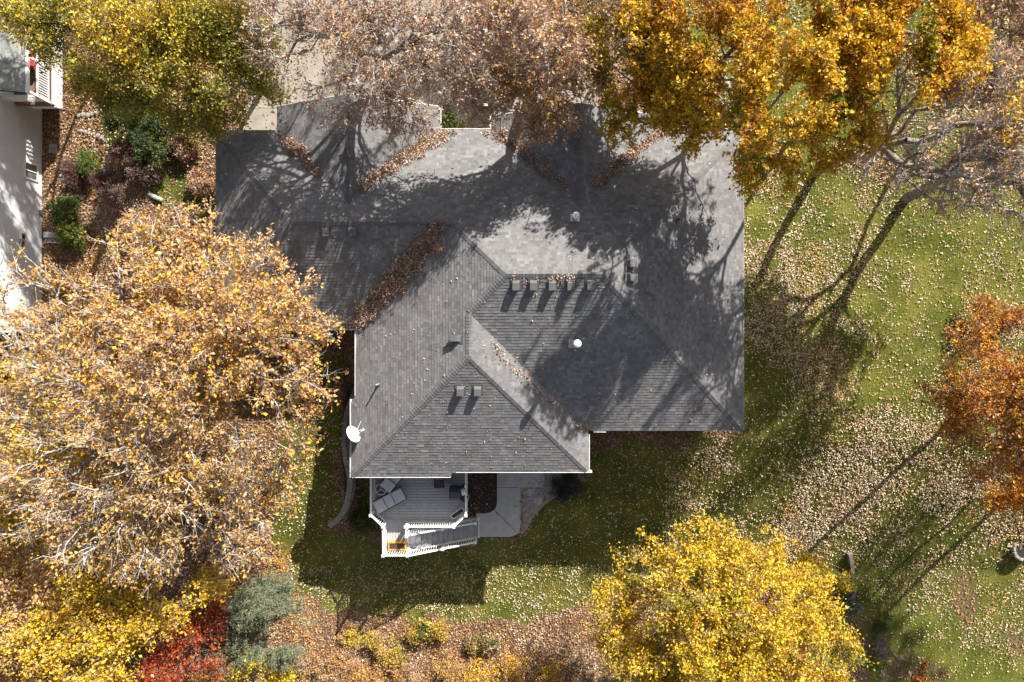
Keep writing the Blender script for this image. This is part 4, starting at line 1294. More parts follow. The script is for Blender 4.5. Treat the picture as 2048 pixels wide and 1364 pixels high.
grow_tree("oak_tree", "large oak with tan leaves and grey limbs overhanging the garage roof", "tree", GW(-15.3, -2.4),
          B((560, 640, 9, 2.2), (620, 690, 8.5, 1.3), (480, 540, 9.5, 2.2), (380, 520, 10, 2.2), (285, 505, 9.5, 1.9), (600, 770, 8.5, 1.6), (500, 690, 10.5, 2.6), (400, 640, 11, 2.6), (300, 600, 10.5, 2.3), (200, 560, 9.5, 1.9),
            (570, 880, 8, 1.5), (450, 820, 10, 2.5), (350, 740, 11.5, 2.6), (545, 985, 7, 1.5), (250, 690, 10.5, 2.0)),
          1700, 33000, .138, TAN, [2.6, 3, 3, 2.4, 2.4, .8], fork=.35, twigs=4, twig_len=(.3, .7), seed=21, bark="bark_pale", spread=.085, up=.7, cs=.6, leafy=.75, r0=.018, twig_r=.012)
grow_tree("oak_tree", "sparse leaning oak with fanned bare grey branches at the left edge", "tree", GW(-18.2, -6.6),
          B((120, 640, 9, 2.0), (50, 740, 10, 2.5), (180, 770, 10.5, 2.3), (100, 880, 10, 2.5), (240, 880, 11, 2.4), (340, 960, 10, 2.3), (60, 1000, 9.5, 2.3), (180, 1020, 10, 2.3), (300, 1080, 9, 2.1),
            (430, 960, 8.5, 1.9), (480, 1070, 7.5, 1.7), (20, 590, 9, 1.9)),
          1700, 20000, .134, TAN, [2.6, 3, 2.4, 2.4, 3, .8], fork=.32, twigs=3, twig_len=(.3, .85), seed=22, bark="bark_pale", spread=.11, up=.5, leafy=.55, twig_r=.013, r0=.021)
grow_tree("maple_tree", "bright yellow young maple under the bare fanned oak branches", "tree", GW(-20.5, -8.5),
          B((80, 880, 4.5, 2.0), (160, 930, 5, 2.0), (60, 1040, 4.5, 2.0), (280, 880, 4.5, 1.5), (240, 1040, 4.8, 1.7), (30, 780, 4.5, 1.6), (330, 1040, 4, 1.3)),
          420, 15000, .15, YELLOW, [3, 2, 3, 1, 1, .6], seed=23, spread=.16)
grow_tree("maple_tree", "golden maple with tan patches filling the lower left corner", "tree", GW(-21.5, -14.5),
          B((50, 1130, 6.5, 2.1), (170, 1170, 7, 2.2), (300, 1190, 6.5, 2.0), (90, 1270, 7.2, 2.3), (220, 1280, 7.2, 2.2), (40, 1340, 6.5, 2.0), (160, 1350, 7, 2.0), (400, 1160, 5.5, 1.4)),
          900, 42000, .13, YELLOW + TAN[:3], [2.0, 1.0, 2.2, 1, 1.2, .6, 2.4, 2.4, 2.2], seed=24, spread=.15, cs=.55, clump=.6)
grow_tree("maple_tree", "small red maple between the golden maple and the grey-green cedar", "tree", G(400, 1290),
          B((395, 1255, 4.4, 1.4), (345, 1305, 5, 1.5), (435, 1215, 3.8, 1.0), (305, 1345, 5.2, 1.4), (400, 1340, 4.4, 1.2), (270, 1370, 5, 1.1)),
          420, 14000, .105, RED, [3, 3, 2, 2, 1], seed=25, spread=.12, cs=1.2)
grow_tree("cedar_tree", "rounded grey-green cedar at the lower left lawn edge", "tree", G(538, 1225),
          B((530, 1235, 3.2, 2.0), (585, 1255, 2.6, 1.3), (478, 1285, 2.7, 1.5), (548, 1180, 2.6, 1.15), (510, 1225, 4.4, 1.3), (560, 1300, 2.4, 1.1), (450, 1320, 2.6, 1.2), (440, 1270, 2.8, 1.1)),
          700, 42000, .105, CEDAR, [3, 3, 2, .8, 2], fork=.5, twigs=5, twig_len=(.18, .42), seed=26, mat="needle", wid=.3, spread=.085, up=.6, cs=1.6)
grow_tree("spicebush", "bright yellow bush at the bottom edge right of the red maple", "shrub", G(500, 1330),
          B((490, 1338, 2.6, 1.2), (435, 1356, 2.4, .9), (555, 1360, 1.6, .8), (540, 1330, 1.8, .6)),
          240, 8000, .12, YELLOW, [4, 4, 1, 2, .3, 1], seed=27, stems=3, spread=.12)
grow_tree("oak_tree", "dense yellow oak crown over the lower right lawn", "tree", GW(11.2, -13.6),
          B((1300, 1135, 5, 1.6), (1425, 1115, 6, 1.9), (1545, 1135, 6, 1.8), (1250, 1205, 5, 1.7), (1385, 1200, 7.5, 2.3), (1500, 1210, 7.6, 2.3), (1605, 1205, 6, 1.8), (1285, 1300, 6, 1.9), (1420, 1310, 7.6, 2.4), (1560, 1300, 7, 2.2),
            (1655, 1300, 6, 1.6), (1340, 1360, 6, 1.8), (1500, 1370, 7, 2.2), (1640, 1365, 5.5, 1.6), (1240, 1265, 4.6, 1.2), (1600, 1130, 5, 1.0)),
          1500, 78000, .122, YELLOW, [3.2, 2.6, 2.2, 1.1, 1.6, .7], seed=28, spread=.13, cs=.8, clump=.55, gap_scale=1.4, gap_keep=.85)
grow_tree("oak_tree", "burnt orange oak reaching in from the right picture edge", "tree", GW(23.4, -3.6),
          B((1965, 705, 9, 1.5), (2045, 690, 10, 1.9), (1905, 775, 8, 1.2), (1985, 800, 10.5, 1.9), (2045, 850, 10, 2.0), (1925, 850, 8.5, 1.4), (2010, 915, 8, 1.4), (1900, 830, 8, 1.1), (1955, 935, 7.5, 1.1), (2095, 760, 11, 2.2), (2110, 880, 10, 2.0), (2150, 820, 11, 2.2)),
          1000, 30000, .115, ORANGE, [3, 2.4, 2, 2, 1.6, .8], seed=29, spread=.11, cs=.7, leafy=.85)
grow_tree("oak_tree", "small orange sapling tips at the right edge above the fire ring", "tree", GW(25.6, -8.6),
          B((1985, 1005, 4.2, 1.1), (2045, 1010, 4.5, 1.2), (2040, 950, 4.5, .8), (2090, 1030, 4.5, 1.2)),
          220, 6500, .125, ORANGE, [2, 3, 1, 1, 3, .5], seed=30, spread=.11, leafy=.9)
grow_tree("oak_tree", "low orange oak seedling on the right lawn above the orange oak", "shrub", G(1985, 640),
          B((1975, 622, 3.2, .8), (2020, 640, 3.2, .7), (1995, 655, 3, .5)), 120, 3000, .11, ORANGE, [3, 1, 3, 2, 1, 2], seed=31, spread=.12, leafy=.85)
grow_tree("oak_tree", "big golden orange oak overhanging the upper right roof corner", "tree", GW(10.5, 13.2),
          B((1330, 50, 11.2, 2.08), (1450, 40, 12.2, 2.28), (1560, 90, 14.8, 2.12), (1425, 150, 11.2, 2.17), (1545, 200, 13.8, 2.12), (1310, 170, 9.7, 1.78), (1640, 140, 14.3, 1.84), (1480, 275, 9.2, 1.78), (1395, 245, 9.2, 1.29), (1560, 310, 11.3, 1.66),
            (1490, 340, 8.2, 0.99), (1640, 285, 11.8, 1.29), (1385, 300, 8.4, 0.65), (1240, 255, 8.8, 0.80), (1690, 255, 12.3, 1.10)) + [(12.5, 16, 14, 2.2), (6.5, 15.5, 11, 1.8)],
          1500, 50000, .135, GOLD, [3, 3, 2.4, 1.3, 1.8, 1.0], fork=.35, seed=32, spread=.08, cs=.55, clump=.6, up=.8, twigs=3, gap_scale=1.6, gap_keep=.52)
grow_tree("oak_tree", "golden oak with dark gaps in the upper right corner", "tree", GW(17.0, 14.2),
          B((1690, 40, 13.8, 1.84), (1800, 40, 14.3, 1.93), (1890, 20, 13.8, 1.56), (1790, 125, 14.3, 1.66), (1875, 105, 13.8, 1.47), (1740, 205, 12.8, 1.38), (1660, 110, 13.3, 1.38), (1760, 260, 12.3, 0.83)),
          800, 26000, .135, GOLD, [3, 3.2, 3, 1.4, .9, .4], fork=.35, seed=33, spread=.08, cs=.6, clump=.6, up=.8, twigs=3, gap_scale=1.7, gap_keep=.42)
grow_tree("oak_tree", "olive-yellow oak between the tan oaks and the golden oak", "tree", GW(4.6, 14.2),
          B((1240, 80, 10, 1.7), (1185, 160, 8.5, 1.2), (1255, 190, 9, 1.3), (1300, 110, 9.5, 1.4), (1330, 230, 8.0, 1.0)),
          480, 15000, .145, GOLD + OLIVE[:3], [1.4, 2, .8, .8, 2.5, 2, 1.5, 1.5, 2], seed=34, spread=.13, cs=.8)
grow_tree("oak_tree", "sparse pinkish tan oak over the driveway with open twigs", "tree", GW(-4.8, 16.0),
          B((830, 55, 12, 2.3), (725, 85, 11.5, 2.2), (620, 50, 11, 2.1), (650, 165, 10, 1.7), (760, 180, 9.5, 1.7), (885, 145, 11, 2.1), (955, 75, 12, 2.3), (800, 238, 8.6, 1.3), (700, 232, 8.6, 1.1), (565, 100, 10, 1.6), (860, 240, 8.4, .9), (560, 20, 11, 1.6), (600, 170, 9, 1.2), (690, 20, 11.5, 1.8)) + [(-4, 18.5, 13, 2.4), (-6.8, 18, 12.5, 2.2), (-1.5, 18.8, 13, 2.2), (-9.5, 17.5, 12, 1.8)],
          1600, 19000, .115, PINKTAN, [3, 2.4, 2.4, 2, 1, 1], fork=.4, twigs=4, seed=35, bark="bark_pale", spread=.10, leafy=.6, up=.6, twig_r=.010, r0=.019)
grow_tree("oak_tree", "fuller tan and amber oak right of the driveway oak", "tree", GW(1.6, 16.2),
          B((1060, 50, 12, 2.2), (1000, 165, 10, 1.8), (1115, 140, 10.5, 1.9), (1100, 220, 8.8, 1.4), (1180, 50, 11.5, 1.9), (1060, 245, 8.2, .9), (960, 200, 9.2, 1.2), (1160, 230, 8.8, .9)),
          1000, 13500, .13, PINKTAN + GOLD[:3], [3, 2, 2.4, 2, 1.6, 1, .8, .5, 1], fork=.4, seed=36, bark="bark_pale", spread=.10, cs=.7, leafy=.75, r0=.018)
grow_tree("elm_tree", "olive and gold elm over the neighbour's deck at top left", "tree", GW(-18.0, 13.4),
          B((140, 30, 8, 1.8), (245, 50, 9, 2.0), (345, 30, 9.5, 2.0), (205, 120, 8, 1.5), (295, 135, 8.5, 1.6), (75, 40, 8, 1.3), (120, 100, 7.5, 1.0), (225, 185, 7, 1.1), (15, 30, 8, 1.2), (170, 170, 6.5, .9), (330, 90, 9.2, 1.6)),
          1000, 36000, .115, OLIVE + GOLD[:2], [2.4, 2.4, 2.6, 1.2, 1.6, 1, 1.6, 1.2], seed=37, spread=.14, cs=.7, clump=.6)
grow_tree("elm_tree", "greener elm crown left of the driveway with pale tips", "tree", GW(-13.0, 13.0),
          B((430, 50, 9, 1.7), (455, 145, 8.5, 1.6), (500, 165, 7.6, 1.3), (415, 195, 7.6, 1.2), (535, 185, 6.5, .9), (335, 185, 7.2, 1.1), (380, 110, 8.5, 1.4), (420, 240, 6.8, 1.1), (510, 100, 8, 1.2), (320, 140, 9, 1.3), (280, 190, 7.8, 1.0), (470, 215, 6.8, .9), (370, 230, 6.4, .9), (390, 40, 9.2, 1.5)),
          1100, 38000, .112, OLIVE, [3, 3, 1.6, 1.8, .8, 2.2], seed=38, spread=.14, cs=.8, clump=.6)
grow_tree("oak_tree", "nearly bare grey oak at the upper right edge of the lawn", "tree", G(1812, 398),
          [(20.6, 8.6, 11.5, 2.7), (18.6, 9.4, 10.2, 2.1), (22.4, 7.6, 11, 2.4), (19.2, 7.0, 9.6, 1.9), (17.2, 8.2, 7.6, 1.5), (21, 10.4, 12, 2.2), (21.6, 5.6, 9, 1.8), (18.4, 11, 10.4, 1.8), (20, 6.2, 8.2, 1.4), (22.6, 9.6, 12.4, 2.2), (18.2, 6.6, 7.6, 1.2)],
          1000, 2600, .12, PINKTAN + ORANGE[:2], [2, 2, 2, 1, 1, 1, 2, 2], fork=.42, twigs=3, twig_len=(.3, .9), seed=39, bark="bark_pale", leafy=.12, spread=.10, twig_r=.011, r0=.023, gap_keep=.6)
grow_tree("oak_tree", "tall grey oak with few amber leaves right of the golden oaks", "tree", GW(15.8, 8.8),
          B((1915, 215, 13.5, 2.0), (1850, 300, 12, 1.8), (1960, 300, 13, 1.9), (1850, 165, 12.5, 1.6), (1780, 310, 10.5, 1.4), (1985, 200, 13.5, 1.8), (1900, 360, 11.5, 1.5), (1730, 320, 9.5, 1.0), (2030, 290, 13, 1.6)),
          800, 5000, .13, PINKTAN + GOLD[:2], [2, 2, 2, 1, 1, 1, 2, 1], fork=.5, twigs=3, twig_len=(.3, .8), seed=43, bark="bark_pale", leafy=.25, spread=.10, twig_r=.010, r0=.021, gap_keep=.55)
grow_tree("oak_tree", "sparse brown-leaved oak filling the top right corner", "tree", GW(23.5, 13.5),
          B((1960, 50, 11, 2.1), (2035, 130, 11, 2.2), (1950, 150, 10, 1.8), (2040, 30, 11.5, 2.0), (2020, 240, 10, 1.8), (2080, 300, 9, 1.8), (1900, 130, 9.5, 1.2)),
          900, 16000, .12, PINKTAN, [3, 2, 2, 2, 1, 2], fork=.4, seed=40, bark="bark_pale", leafy=.6, spread=.11, twig_r=.010)
grow_tree("oak_tree", "oak just beyond the right picture edge whose limbs shade the lower lawn", "tree", GW(30.5, -2.5),
          [(30.5, -2.5, 12, 3.0), (32.5, -1.5, 11, 2.5), (30.4, -5.0, 11, 2.3), (33, -5, 11, 2.5), (31.2, .8, 11.5, 2.4), (32, 3, 12.5, 2.4), (34, -8, 11, 2.5), (32.5, 5.5, 12.5, 2.2), (35, 0, 13, 2.6)],
          1400, 15000, .16, ORANGE, [3, 2, 2, 2, 1, 1], seed=41, leafy=.6)

grow_tree("elm_tree", "elm beyond the top edge that dapples the neighbour's white wall", "tree", GW(-20.3, 20.5),
          [(-20.5, 19.5, 9.5, 2.0), (-18.4, 20.5, 10, 1.8), (-22.5, 18.2, 9, 1.7), (-21, 22.4, 10, 2.0), (-19, 17.6, 8, 1.2)],
          420, 6500, .13, OLIVE, [1, 1, 1, 1, 1, 1], seed=44, leafy=.7, gap_keep=.5)
grow_tree("oak_tree", "bare oak beyond the top edge whose limbs shade the driveway", "tree", GW(1.5, 25.0),
          [(1.5, 25, 12, 2.8), (-1.2, 24.2, 11, 2.2), (4, 25.2, 11.5, 2.4), (.5, 22.2, 10.5, 1.8), (3, 22.4, 10, 1.6)],
          700, 2500, .13, PINKTAN, [1, 1, 1, 1, 1, 1], seed=45, leafy=.3, bark="bark_pale", r0=.02, gap_keep=.55)

# ------------------------------------------------------------------ shrubs and small plants
def shrub(px, py, r, h, pal, wts, label, n=2600, leaf=.085, seed=1, name="shrub", twigs=4, leafy=.9, mat="leaf", wid=.6, bark="bark", spread=.09, lobes=4):
    g = np.random.default_rng(seed)
    b = PG(px, py)
    bl = [(b.x, b.y, b.z + h * .6, r * .75)]
    for k in range(lobes):
        a = 2 * math.pi * k / lobes + g.uniform(0, 1)
        bl.append((b.x + r * .55 * math.cos(a), b.y + r * .55 * math.sin(a), b.z + h * g.uniform(.35, .7), r * g.uniform(.4, .6)))
    return grow_tree(name, label, "shrub", b, bl, max(60, int(110 * r)), n, leaf, pal, wts, fork=.25, twigs=twigs, twig_len=(.12, .35), seed=seed, stems=3, spread=spread, leafy=leafy, r0=.006, twig_r=.006, mat=mat, wid=wid, cs=2.0, bark=bark)

shrub(1131, 966, .85, .9, [(0.02, .035, .026), (0.035, .055, .04), (.05, .07, .05)], [2, 2, 1], "dark green juniper bush in the gravel below the wing's right corner", 9000, .07, 51, "juniper_bush", mat="needle", wid=.3, lobes=6)
shrub(878 + 12, 236, .55, 1.0, GREEN, [3, 2, 1, .5, 2], "small green bush at the right corner of the garage gable", 2600, .09, 52)
shrub(902, 250, .4, .8, GREEN + YELLOW[:1], [3, 2, 2, 1, 1, .6], "smaller yellow-green bush next to the front gutter", 1800, .08, 53)
shrub(970, 212, .5, .9, GREEN, [3, 2, 1, .5, 2], "dark green bush by the front walk between the gables", 2200, .09, 54)
shrub(152, 425, .75, 1.2, GREEN, [3, 3, 1.5, .6, 2], "green bush in front of the white wall above the steps", 4200, .09, 55)
shrub(158, 468, .85, 1.2, GREEN + [(0.25, .17, .02)], [3, 3, 1.5, .8, 2, 1.2], "olive green bush beside the garden steps", 5000, .09, 56)
shrub(255, 315, .75, .7, PURPLE, [2, 2, 2, 1, 1], "purple-brown barberry bush below the shaded grass strip", 4200, .075, 57, twigs=6, bark="bark_pale")
shrub(300, 345, .8, .8, PURPLE + [(.05, .07, .02)], [2, 2, 2, 1, 1, 1], "bare purplish bush in the middle of the shaded bed", 3600, .075, 58, twigs=6, bark="bark_pale")
shrub(150, 352, .9, .45, PURPLE, [3, 2, 1, 2, 1], "low maroon ground cover between stone rows at left", 4200, .07, 59)
shrub(222, 372, .9, .6, PURPLE, [3, 1, 1, 3, 1], "low violet ground cover clump near the fallen log", 4200, .07, 60)
shrub(272, 232, 1.35, 1.5, [(.03, .055, .012), (.05, .085, .018), (.08, .12, .02), (.13, .15, .03)], [3, 3, 2, 1], "added dark green bush standing in for the shaded lawn strip below the olive elm", 9000, .09, 66, lobes=6)  # added bush: its dark leaves stand in for deep shade on the grass strip
shrub(318, 288, 1.2, 1.4, [(.03, .055, .012), (.05, .085, .018), (.08, .12, .02), (.16, .12, .04)], [3, 3, 2, 1], "added dark green bush standing in for shaded lawn above the purple barberry", 7500, .09, 67, lobes=6)  # second added bush, dark leaves in place of shade on the lawn
shrub(395, 265, .9, 1.6, PINKTAN + OLIVE[:2], [2, 1, 2, 3, 1, 3, 2, 2], "brown and olive twiggy bush at the garage's upper left corner", 3200, .09, 68, twigs=6, bark="bark_pale", leafy=.6)
shrub(183, 322, .45, .5, GREEN, [2, 3, 3, 1, 1], "light green low plant between the stones above the maroon cover", 1500, .09, 61)
shrub(190, 345, .5, .5, GREEN, [2, 3, 3, 1, 1], "bright green leafy plant just below the light green one", 1800, .09, 62)
shrub(240, 392, .7, .7, PURPLE, [1, 2, 3, 1, 2], "thin twiggy brown bush left of the log", 2200, .075, 63, twigs=7, bark="bark_pale", leafy=.5)
shrub(378, 290, .8, .8, PINKTAN, [3, 2, 2, 3, 1, 2], "tan-leaved bush beside the garage's upper left eave", 4200, .10, 64, leafy=.8)
shrub(410, 372, .7, .8, PINKTAN, [2, 2, 1, 3, 1, 3], "brown-leaved bush against the garage's left eave", 4200, .10, 65, leafy=.8)
und = [(706, 1268, .45, .8, YELLOW, "small yellow sapling left of the railing shadow tip"), (752, 1270, .5, 1.0, YELLOW, "yellow sapling under the railing shadow"), (785, 1295, .6, 1.1, YELLOW, "taller yellow sapling left of the green one"),
       (858, 1252, .55, .9, GREEN + YELLOW[:2], "yellow-green bush at the lower lawn edge"), (880, 1258, .5, .8, YELLOW, "yellow bush touching the yellow-green one at its right"), (800, 1305, .55, 1.0, GREEN + YELLOW[:2], "green and yellow sapling in the lower brush"),
       (948, 1285, .35, .6, GREEN, "little green shrub alone in the tan leaves"), (982, 1280, .45, .8, GREEN + PINKTAN[:2], "grey-green shrub with a dark side in the tan leaves"), (835, 1262, .4, .7, YELLOW, "short yellow bush left of the yellow-green lawn edge bush"),
       (690, 1320, .9, 1.1, PINKTAN, "brown twiggy brush patch right of the cedar"), (630, 1340, 1.0, 1.2, PINKTAN + GREEN[:1], "brown brush below the cedar at the bottom edge"), (720, 1350, .8, 1.0, TAN, "amber brush at the bottom edge below the railing shadow"),
       (770, 1335, .9, 1.2, TAN + RED[:1], "tan brush with a few red leaves below the yellow saplings"), (840, 1345, .9, 1.2, PINKTAN, "pinkish brush at the bottom edge under the green sapling"), (905, 1330, .9, 1.3, TAN, "orange-tan brush right of the green sapling"),
       (960, 1345, 1.0, 1.5, GOLD[:3] + YELLOW[:2], "golden brush at the bottom edge below the little green shrub"), (1030, 1330, .9, 1.4, GOLD[:3] + TAN[:2], "amber brush right of the golden one at the bottom"), (1090, 1352, 1.0, 1.5, GOLD[:3] + TAN[:3], "rounded golden tan brush left of the yellow oak"),
       (1025, 1364, .9, 1.3, YELLOW, "yellow brush cut by the bottom edge"), (575, 1345, .6, .9, GREEN + YELLOW[:2], "light green bush right of the bright yellow bush"), (620, 1364, .6, .8, GREEN, "bright green weed clump at the bottom edge under the cedar"),
       (560, 1130, .7, .9, TAN, "tan shrub at the left lawn edge above the cedar"), (470, 1170, .9, 1.4, TAN + YELLOW[:2], "tan and yellow brush between the oaks and the cedar")]
for i, (px, py, r, h, pal, lab) in enumerate(und):
    shrub(px, py, r * 1.15, h, pal + TAN[:2], [1] * len(pal) + [1.2, 1.2], lab, int(2300 * r), .095, 100 + i, leafy=.6, spread=.10, lobes=6)
shrub(1705, 1203, .4, .5, [(.16, .21, .17), (.24, .30, .25), (.10, .15, .11)], [2, 2, 1], "pale silvery green plant at the foot of the timber edging", 900, .14, 151, wid=.25)
shrub(1758, 1250, .35, .35, GREEN, [2, 2, 1, 1, 2], "small green weed in the bare soil below the timber edging", 700, .09, 152)
shrub(1685, 1160, .5, .6, YELLOW, [1, 1, 1, 3, 1, 3], "low olive yellow plant left of the timber edging", 1500, .09, 153)
shrub(1830, 1364, .7, .9, ORANGE, [3, 2, 2, 1, 1, 1], "orange shrub cut by the bottom edge near the bare soil", 2600, .11, 154)
shrub(733, 1040, .7, .5, GREEN, [3, 2, 1, .4, 3], "low dark green plants in the bed left of the deck stairs", 2600, .09, 155)
shrub(1760, 1290, .7, .7, PURPLE, [1, 1, 3, 1, 1], "bare grey brush right of the yellow oak crown", 900, .07, 156, twigs=7, bark="bark_pale", leafy=.3)

# ------------------------------------------------------------------ fallen leaves
def roof_top(X, Y):
    Z = np.full(np.shape(X), -9.0)
    for si, (_, e, g, t, plan) in enumerate(SL):
        m = in_poly(X, Y, plan)
        z = ZE + t * ((X - e[0]) * g[0] + (Y - e[1]) * g[1])
        Z = np.where(m & (z > Z), z, Z)
    return Z

def roof_project(x, y):
    z = np.full(len(x), 6.5)
    for _ in range(14):
        k = (CAM_H - z) / FPX
        X, Y = (x - 1024) * k, (682 - y) * k
        zr_ = roof_top(X, Y)
        z = np.where(zr_ > -5, .5 * z + .5 * zr_, z)
    return X, Y, zr_

def drift(label, poly, n, pile=.10, pal=PILE, wts=(3, 3, 2.4, 2, 1.4), soft=6):
    poly = np.array(poly, float)
    lo, hi = poly.min(0) - 8, poly.max(0) + 8
    pts = rng.uniform(lo, hi, (n * 6, 2))
    jit = pts + rng.normal(0, soft * .5, pts.shape)
    jit[:, 0] += (vnoise(pts[:, 0], pts[:, 1], .09, 30) - .5) * soft * 2.2
    jit[:, 1] += (vnoise(pts[:, 0], pts[:, 1], .09, 31) - .5) * soft * 2.2
    inside = in_poly(jit[:, 0], jit[:, 1], [tuple(p) for p in poly])
    pts = pts[inside][:n]
    k = rng.random(len(pts)) < .10          # some leaves spill out of the pile, mostly down the slope
    pts[k] += rng.normal(0, 14, (k.sum(), 2)) * rng.random((k.sum(), 1))
    X, Y, Z = roof_project(pts[:, 0], pts[:, 1])
    ok = Z > 0
    Z = Z + .03 + pile * rng.random(len(Z)) * (0.4 + vnoise(X, Y, 1.5, 32))
    pos = np.stack([X, Y, Z], -1)[ok]
    o = leaf_obj("leaf_drift", pos, .085, pal, wts, None, "dry_leaf", up=.55, clump=.3, cs=2.5, seed=33)
    tag(o, label, "fallen leaves", None, "stuff")
    return o

drift("brown leaf drift filling the long valley above the wing's left slope", [(888, 438), (893, 446), (878, 470), (882, 500), (862, 500), (848, 522), (832, 545), (812, 558), (806, 582), (782, 594), (757, 622), (738, 645), (722, 668), (708, 655), (690, 650), (665, 652), (665, 645), (700, 640), (722, 610), (742, 585), (768, 562), (766, 545), (800, 515), (822, 485), (846, 462)], 6000, .14)
drift("thin line of leaves in the valley right of the lower ridge", [(982, 676), (992, 690), (1002, 700), (1018, 720), (1034, 738), (1046, 745), (1062, 762), (1088, 786), (1108, 800), (1124, 812), (1128, 822), (1112, 816), (1096, 800), (1076, 784), (1058, 768), (1036, 748), (1014, 726), (996, 706)], 900, .09, soft=4, wts=(1, 3, 4, 1, 3))
drift("leaf clump at the lower end of the right valley", [(1130, 820), (1150, 835), (1175, 850), (1192, 862), (1180, 866), (1165, 856), (1145, 840)], 260, .06, soft=5)
drift("leaf drift in the left valley of the garage gable", [(563, 282), (572, 277), (598, 281), (610, 298), (620, 318), (634, 338), (642, 354), (632, 350), (614, 328), (596, 312), (574, 304), (566, 294)], 1500, .12)
drift("leaf drift in the right valley of the garage gable", [(870, 260), (915, 256), (908, 266), (880, 284), (848, 306), (815, 322), (785, 345), (752, 358), (712, 390), (704, 384), (736, 350), (772, 330), (800, 305), (838, 280)], 3000, .13, wts=(2, 3, 4, 1.5, 3))
drift("leaf drift in the left valley of the right front gable", [(965, 256), (985, 248), (1004, 262), (1022, 278), (1052, 294), (1070, 318), (1098, 340), (1120, 358), (1140, 374), (1140, 384), (1118, 366), (1086, 342), (1056, 318), (1020, 296), (990, 278), (972, 266)], 2600, .12)
drift("leaf drift in the right valley of the right front gable", [(1318, 252), (1345, 256), (1326, 272), (1296, 290), (1270, 312), (1244, 330), (1220, 354), (1198, 376), (1186, 374), (1204, 350), (1232, 322), (1262, 298), (1290, 276)], 2200, .12, wts=(2, 3, 3, 2, 2))
for i, (vx, vy, nn) in enumerate(((1033, 556, 22), (1076, 560, 16), (1110, 556, 34), (1136, 556, 50), (1058, 566, 12), (925, 772, 6), (1110, 590, 30), (877, 502, 60))):
    lab = ["few leaves caught on the first ridge vent", "few leaves between the first two ridge vents", "leaves caught behind the third ridge vent", "leaf heap behind the fourth ridge vent", "loose leaves beside the first ridge vent", "two leaves on the lower roof vents", "loose leaves strewn below the ridge vents", "light tan leaf spill right of the long valley"][i]
    p = rng.normal((vx, vy), (7, 5) if i != 6 else (30, 18), (nn, 2))
    X, Y, Z = roof_project(p[:, 0], p[:, 1])
    o = leaf_obj("leaf_drift", np.stack([X, Y, Z + rng.uniform(.03, .2 if i in (2, 3) else .06, nn)], -1), .08, PILE + LITTER[:3], [1, 2, 3, 1, 3, 2, 2, 2], None, "dry_leaf", up=.8)
    tag(o, lab, "fallen leaves", None, "stuff")
# single leaves blown over the whole roof
n = 900
X, Y = rng.uniform(-14, 11, n), rng.uniform(-6.3, 10, n)
Z = roof_top(X, Y); ok = Z > 0
o = leaf_obj("scattered_roof_leaf_litter", np.stack([X, Y, Z + .035], -1)[ok], .075, LITTER + [(.55, .5, .45)], [2, 3, 3, 1, 1, 1, 3], None, "dry_leaf", up=1.5)
tag(o, "single pale leaves scattered over the grey roof", "fallen leaves", None, "stuff")
# leaves in the gutters
n = 260
f = rng.random(n)
pos = np.stack([np.where(f < .5, rng.uniform(-7.6, -2.9, n), rng.uniform(-2.7, 3.7, n)), np.where(f < .5, -6.50, -6.24), np.where(f < .5, ZE - .19, ZE - .06)], -1)
keep = vnoise(pos[:, 0], pos[:, 1], 1.2, 40) > .55
o = leaf_obj("gutter_leaf_litter", pos[keep], .06, LITTER, [1, 1, 1, 2, 2, 2], None, "dry_leaf", up=.8)
tag(o, "leaves lying in the lower white gutters", "fallen leaves", None, "stuff")

# ground leaves
def blocked(X, Y):
    m = in_poly(X, Y, HOUSE)
    return m
n = 900000
X, Y = rng.uniform(-30, 30.5, n), rng.uniform(-20, 21, n)
Z = zg(X, Y)
x, y = to_px(X, Y, Z)
fm = (x > -60) & (x < 2108) & (y > -60) & (y < 1424) & ~blocked(X, Y)
X, Y, Z, x, y = X[fm], Y[fm], Z[fm], x[fm], y[fm]
lm = lawn_mask(X, Y, Z)
area = 60.5 * 41.0
per = n / area
nz = vnoise(X, Y, .35, 20) * .6 + vnoise(X, Y, 1.3, 21) * .4
fine = vnoise(X, Y, 4.0, 22)
den_lawn = np.where(x > 1330, 45 + 1150 * np.clip(nz - .36, 0, 1) ** 1.35, np.where(y > 1130, 90, 46)) * (0.25 + 1.5 * fine)
den_lawn = np.where((x < 700) & (y < 1000), 60, den_lawn)
den_lawn = den_lawn * (1 - .55 * smooth(1560, 1760, x) * smooth(980, 1120, y))
den_wood = np.full(len(X), 230.0)
den = den_lawn * lm + den_wood * (1 - lm)
# swept paving and the beds by the house
den = np.where(in_poly(x, y, [(940, 930), (1090, 930), (1090, 975), (1040, 975), (1040, 1075), (950, 1075)]), 3, den)
den = np.where(in_poly(x, y, [(936, 930), (994, 930), (990, 1024), (936, 1024)]), 38, den)
den = np.where(in_poly(x, y, [(1040, 975), (1090, 940), (1178, 945), (1120, 990), (1050, 1064)]), 45, den)
on_drive = (X > -13.8) & (X < -3.1) & (Y > 9.2) & (Y < 24)
den = np.where(on_drive, 60 * np.clip(nz * 2 - .4, 0, 2), den)
for cx, cy, rx, ry in BARE:
    q = ((x - cx) / rx) ** 2 + ((y - cy) / ry) ** 2 + (vnoise(X, Y, 1.4, 12) - .5) * 2.0
    den = den * (0.3 + .7 * smooth(0.3, 1.6, q))
k = rng.random(len(X)) < den / per
X, Y, Z, lm, on_drive = X[k], Y[k], Z[k], lm[k], on_drive[k]
lift = np.where(on_drive, .075, np.where(lm > .5, .03, .02))
pos = np.stack([X, Y, Z + lift + rng.random(len(X)) * .035], -1)
a = lm > .5
